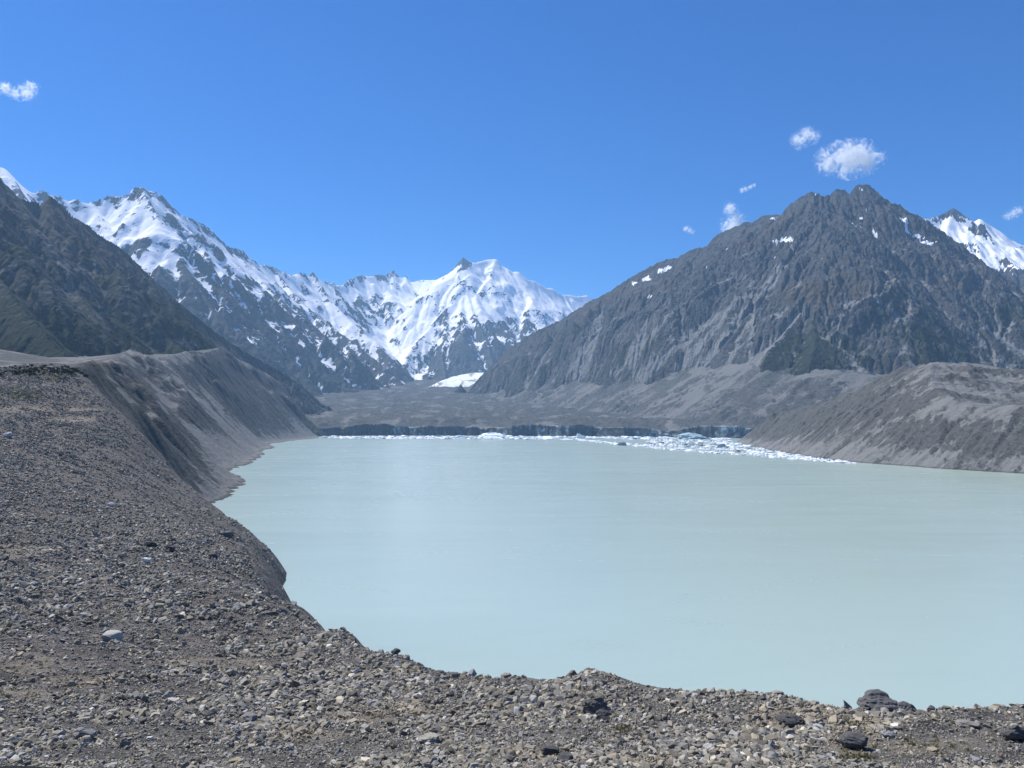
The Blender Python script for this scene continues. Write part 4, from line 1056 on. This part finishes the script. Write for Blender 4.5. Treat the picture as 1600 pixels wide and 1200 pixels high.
UPX = [500, 560, 700, 800, 900, 1000, 1140, 1146, 1200, 1250, 1290, 1340]; UPY = [682, 681.6, 681.6, 681.6, 682, 682.5, 684, 690, 701, 709, 716, 723]
LOX = [500, 560, 700, 800, 900, 1000, 1100, 1180, 1250, 1290, 1340];   LOY = [684, 685.6, 686.2, 686.4, 688, 699, 708, 713, 719, 722, 725]
FLOES = []
def ice():
    rng = np.random.default_rng(77); items = []
    while len(items) < 5200:
        if rng.random() < .33: px = rng.uniform(500, 960)
        else: px = 880+460*rng.beta(1.5, 1.7)
        u = np.interp(px, UPX, UPY); l = np.interp(px, LOX, LOY); v = rng.random()
        if 870 < px < 1010 and .28 < v < .72: continue
        py = u+(l-u)*v
        if px > 1145 and v < .1: continue
        w_ = min(1.5*(rng.pareto(1.7)+1), 12 if px > 960 else 10)
        x, y = water_at(px, py)
        items.append((w_, px, py, x, y))
    items.sort(reverse=True)
    def tone():
        r = rng.random()
        if r < .72: return np.array((.86, .9, .93))*rng.uniform(.85, 1.05)
        if r < .88: return np.array((.45, .56, .62))*rng.uniform(.8, 1.2)
        return np.array((.16, .19, .22))*rng.uniform(.7, 1.3)
    def make(w_, x, y, k):
        vc, vf = ICE[k % 14]; r = w_*.5*y/F
        s3 = np.array([r*rng.uniform(.9, 1.5), r*rng.uniform(.8, 1.6), r*rng.uniform(.35, .8)*(1 if w_ < 6 else .6)])
        an = rng.uniform(-.6, .6); c_, s_ = math.cos(an), math.sin(an)
        return (vc*s3) @ np.array([[c_, s_, 0], [-s_, c_, 0], [0, 0, 1]]), vf
    for k, (w_, px, py, x, y) in enumerate(items[:285]):
        v, f = make(w_, x, y, k); tn = tone()
        o = link_mesh('ice_floe', v, f, M_ice, dict(tone=np.tile(tn, (len(v), 1))), smooth=False); o.location = (x, y, 0)
        o['category'] = 'ice floe'; FLOES.append((o, px, py, w_, float(tn.mean()), float(v[:, 2].max()/max(1e-3, np.abs(v[:, 0]).max()))))
        if px < 880: o['label'] = 'small ice floe in the line drifting along the foot of the ice cliff'; o['group'] = 'floes along the foot of the ice cliff'
        elif px < 1150: o['label'] = 'ice floe in the crowded pack at the right end of the ice cliff'; o['group'] = 'floes of the crowded pack'
        else: o['label'] = 'ice floe in the tail strung along the shore of the right moraine'; o['group'] = 'floes along the right shore'
    cos, fs, cs, off = [], [], [], 0
    for k, (w_, px, py, x, y) in enumerate(items[285:]):
        v, f = make(w_, x, y, k); cos.append(v+np.array([x, y, 0])); fs.append(f+off); off += len(v); cs.append(np.tile(tone(), (len(v), 1)))
    o = link_mesh('brash_ice', np.concatenate(cos), np.concatenate(fs), M_ice, dict(tone=np.concatenate(cs)), smooth=False); o['kind'] = 'stuff'
ice()
BERG = [
 (1080, 686, 46, 10, (.34, .46, .50), 'largest iceberg, a long blue grey hump in the crowded pack before the cliff'),
 (775, 684.5, 46, 9, (.85, .9, .93), 'white iceberg with a peaked back at the middle of the ice cliff'),
 (1129, 700, 17, 7, (.30, .36, .38), 'dirty grey iceberg near the point of the right moraine'),
 (1085, 696, 34, 5, (.22, .30, .34), 'long dark blue iceberg below the largest one in the pack'),
 (972, 696, 12, 6, (.25, .30, .34), 'small dark blue iceberg at the left end of the pack'),
 (905, 684.5, 9, 8, (.9, .93, .95), 'narrow white pinnacle of ice standing before the cliff'),
 (720, 685, 22, 5, (.88, .91, .93), 'white iceberg just left of the peaked one'),
 (1150, 706, 16, 4, (.30, .3, .3), 'flat dirty floe at the tip of the right moraine'),
 (860, 685.5, 36, 5, (.86, .9, .93), 'long white iceberg right of the peaked one'),
 (985, 686, 26, 6, (.8, .85, .88), 'pale iceberg against the dark cliff left of the largest one'),
]
for i, (px, py, wpx, hpx, tn, lab) in enumerate(BERG):
    x, y = water_at(px, py); k = y/F
    o = rough_rock('iceberg', 700+i, (wpx*k*.6, wpx*k*.35, hpx*k*1.0), (x, y, 0), .1*(i % 3-1), tn, planes=9, sub=4, rough=.09)
    o.data.materials[0] = M_ice
    o['label'] = lab; o['category'] = 'iceberg'

# ---------------------------------------------------------------- labels that place each loose rock and floe by its look and its nearest landmark
def describe(objs, refs, noun):
    """objs: (object, px, py, width px, tone, flatness); refs: (px, py, short name)"""
    seen = {}
    for (o, px, py, wd, tn, fl) in objs:
        r = min(refs, key=lambda q: (q[0]-px)**2+((q[1]-py)*(1.6 if noun == 'rock' else 6))**2)
        dx, dy = px-r[0], (py-r[1])*(1 if noun == 'rock' else 5)
        d = ('right of' if dx > 0 else 'left of') if abs(dx) > abs(dy) else ('below' if dy > 0 else 'above')
        far = 'close' if math.hypot(dx, dy) < 60 else 'well'
        if noun == 'rock':
            t_ = 'dark' if tn < .13 else ('pale' if tn > .2 else 'mid grey'); f_ = 'flat' if fl < .55 else ('blocky' if fl > .8 else 'angular')
        else:
            t_ = 'dirty' if tn < .3 else ('white' if tn > .8 else 'bluish'); f_ = 'low' if fl < .55 else 'humped'
        seen.setdefault((t_, f_, far, d, r[2]), []).append((wd, o))
    for (t_, f_, far, d, rn), lst in seen.items():
        lst.sort(key=lambda q: -q[0]); n = len(lst)
        for j, (wd, o) in enumerate(lst):
            sz = '' if n == 1 else ('largest ' if j == 0 else ('smallest ' if j == n-1 else ('second largest ' if j == 1 else ('third largest ' if j == 2 else 'middling '))))
            if sz == 'middling ':
                mid = sorted(q[1].location.x/q[1].location.y for q in lst[3:-1]); xx = o.location.x/o.location.y
                sz = 'leftmost medium ' if xx == mid[0] and len(mid) > 1 else ('rightmost medium ' if xx == mid[-1] and len(mid) > 1 else 'medium ')
            o['label'] = '%s%s %s %s %s %s the %s' % (sz, t_, f_, noun, far, d, rn)
describe([(o, *proj(o.location.x, o.location.y, o.location.z), max(q[3])*F/q[1], float(q[5].mean()), float(q[3][2]/max(q[3][0], q[3][1]))) for o, q in zip(ROCKS, BIG)],
         [(1362, 1100, 'largest boulder on the crest'), (1230, 1137, 'tilted dark slab'), (1326, 1170, 'pale topped wedge boulder'), (927, 1110, 'tall boulder in the middle hollow'),
          (675, 1160, 'yellowish topped slab'), (181, 1000, 'half buried pale slab'), (234, 879, 'bright white stone'), (478, 1005, 'rounded edge rock'), (1575, 1155, 'dark boulder at the right edge'),
          (395, 1126, 'grey faceted block'), (143, 1153, 'rounded boulder lower left'), (358, 838, 'rough rock by the lake bend'), (13, 682, 'whitish stone at the left edge'), (177, 791, 'small whitish stone'),
          (620, 1019, 'rock on the skyline edge'), (868, 1183, 'two dark rocks bottom centre'), (792, 1066, 'pale stone on the saddle'), (60, 1050, 'dusty tan patch'), (1040, 1100, 'mound right of centre'),
          (1500, 1136, 'long flat slab on the right'), (560, 1120, 'dusty patch left of centre'), (1120, 1170, 'bare patch bottom right of centre')], 'rock')
describe(FLOES, [(1080, 684, 'largest iceberg'), (775, 684, 'peaked white iceberg'), (1129, 700, 'dirty grey iceberg'), (1085, 696, 'long dark blue iceberg'), (972, 696, 'small dark blue iceberg'),
                 (905, 684, 'white ice pinnacle'), (720, 685, 'white iceberg left of centre'), (1150, 706, 'right moraine tip'), (860, 685, 'long white iceberg'), (985, 686, 'pale iceberg'),
                 (540, 683, 'ice cliff left end'), (620, 684, 'left ice cliff part'), (1200, 713, 'near bend of right shore ice'), (1245, 717, 'middle of right shore ice'), (1300, 721, 'right shore ice tail')], 'ice floe')

# ================================================================= CLOUDS
def cloud(px, py, Y, wpx, hpx, puffs, lab, dens=1.0, seed=0.0):
    k = Y/F; c = P(px, py, Y); R = wpx*k*.5
    me = bpy.data.meshes.new('cloud'); bm = bmesh.new(); bmesh.ops.create_icosphere(bm, subdivisions=3, radius=1)
    hy = min(R, hpx*k)*.8
    for v in bm.verts: v.co = (v.co.x*R*1.3, v.co.y*hy*1.3, v.co.z*hpx*k*.5*1.35)
    bm.to_mesh(me); bm.free()
    o = bpy.data.objects.new('cloud', me); C.objects.link(o); o.location = c
    o['label'] = lab; o['category'] = 'cloud'
    m = bpy.data.materials.new('cloud_vapour'); m.use_nodes = True; t = m.node_tree; t.nodes.remove(t.nodes['Principled BSDF'])
    tc = N(t, 'ShaderNodeTexCoord').outputs['Object']
    ad = N(t, 'ShaderNodeVectorMath', operation='ADD'); t.links.new(tc, ad.inputs[0]); ad.inputs[1].default_value = (seed*977, seed*311, 0)
    nz = noise(t, ad.outputs[0], 3.4/R, 8, .66, 1.2)
    fld = None
    for (ux, uz, rr) in puffs:
        cx, cz, r = ux*k, -uz*k, rr*k
        d = N(t, 'ShaderNodeVectorMath', operation='DISTANCE'); t.links.new(tc, d.inputs[0]); d.inputs[1].default_value = (cx, 0, cz)
        q = math_n(t, 'MULTIPLY_ADD', d.outputs['Value'], -1.0/(r*1.15), 1.0)
        fld = q if fld is None else math_n(t, 'SMOOTH_MAX', fld, q, .15)
    v = math_n(t, 'ADD', fld, math_n(t, 'MULTIPLY_ADD', nz, 5.2, -2.85))
    v = thresh(t, v, .0, 1.1)
    vol = N(t, 'ShaderNodeVolumePrincipled'); vol.inputs['Color'].default_value = (1, 1, 1, 1); vol.inputs['Anisotropy'].default_value = .25
    t.links.new(math_n(t, 'MULTIPLY', v, dens*2.6/R), vol.inputs['Density'])
    t.links.new(vol.outputs[0], t.nodes['Material Output'].inputs['Volume']); me.materials.append(m)
cloud(1327, 249, 12500, 90, 48, [(-26, 0, 24), (8, -8, 27), (28, 4, 22), (0, 8, 22), (16, -14, 18)], 'largest white cloud floating above the rocky summit', 3.2, 1)
cloud(1257, 216, 13500, 50, 28, [(-10, 4, 12), (2, -6, 12), (14, -2, 10)], 'small thin cloud up to the left of the largest one', 2.4, 2)
cloud(1146, 336, 16500, 44, 56, [(0, 20, 17), (4, 6, 10), (-5, -10, 10), (12, 24, 12)], 'ragged white cloud rising from behind the ridge left of the rocky summit', 4, 3)
cloud(1168, 294, 16500, 32, 14, [(-8, 3, 5), (-2, 1, 5), (4, -2, 4.5), (10, -5, 4)], 'tiny wisp of cloud above the ragged cloud by the ridge', 2, 4)
cloud(1077, 359, 17500, 18, 12, [(-5, -2, 5), (0, 1, 5), (5, 4, 4)], 'faintest speck of cloud, farthest left above the long ridge', 1.5, 5)
cloud(1584, 333, 16500, 40, 20, [(8, -4, 7), (0, 0, 8), (-9, 5, 6)], 'thin cloud at the right edge of the sky above the snowy peak', 2.2, 6)
cloud(40, 142, 12500, 60, 26, [(-14, 5, 9), (0, 3, 11), (8, -4, 11)], 'larger of two small clouds at the left edge of the sky', 3, 7)
cloud(8, 138, 12500, 34, 18, [(0, 0, 10)], 'small puff of cloud touching the left edge of the sky', 2.2, 8)
scene.cycles.volume_bounces = 3

# ================================================================= HAZE
hz = bpy.data.meshes.new('haze'); bm = bmesh.new(); bmesh.ops.create_cube(bm, size=1)
bx0, bx1, by0, by1, bz0, bz1 = -41000, 41000, -41000, 41000, -4, 3420
for v in bm.verts: v.co = ((bx1 if v.co.x > 0 else bx0), (by1 if v.co.y > 0 else by0), (bz1 if v.co.z > 0 else bz0))
bm.to_mesh(hz); bm.free()
ho = bpy.data.objects.new('haze', hz); C.objects.link(ho); ho['kind'] = 'stuff'
m = bpy.data.materials.new('haze_air'); m.use_nodes = True; t = m.node_tree
t.nodes.remove(t.nodes['Principled BSDF']); vol = N(t, 'ShaderNodeVolumePrincipled')
vol.inputs['Color'].default_value = (.42, .69, 1, 1); vol.inputs['Density'].default_value = 2.9e-5; vol.inputs['Anisotropy'].default_value = .2
t.links.new(vol.outputs[0], t.nodes['Material Output'].inputs['Volume']); hz.materials.append(m)
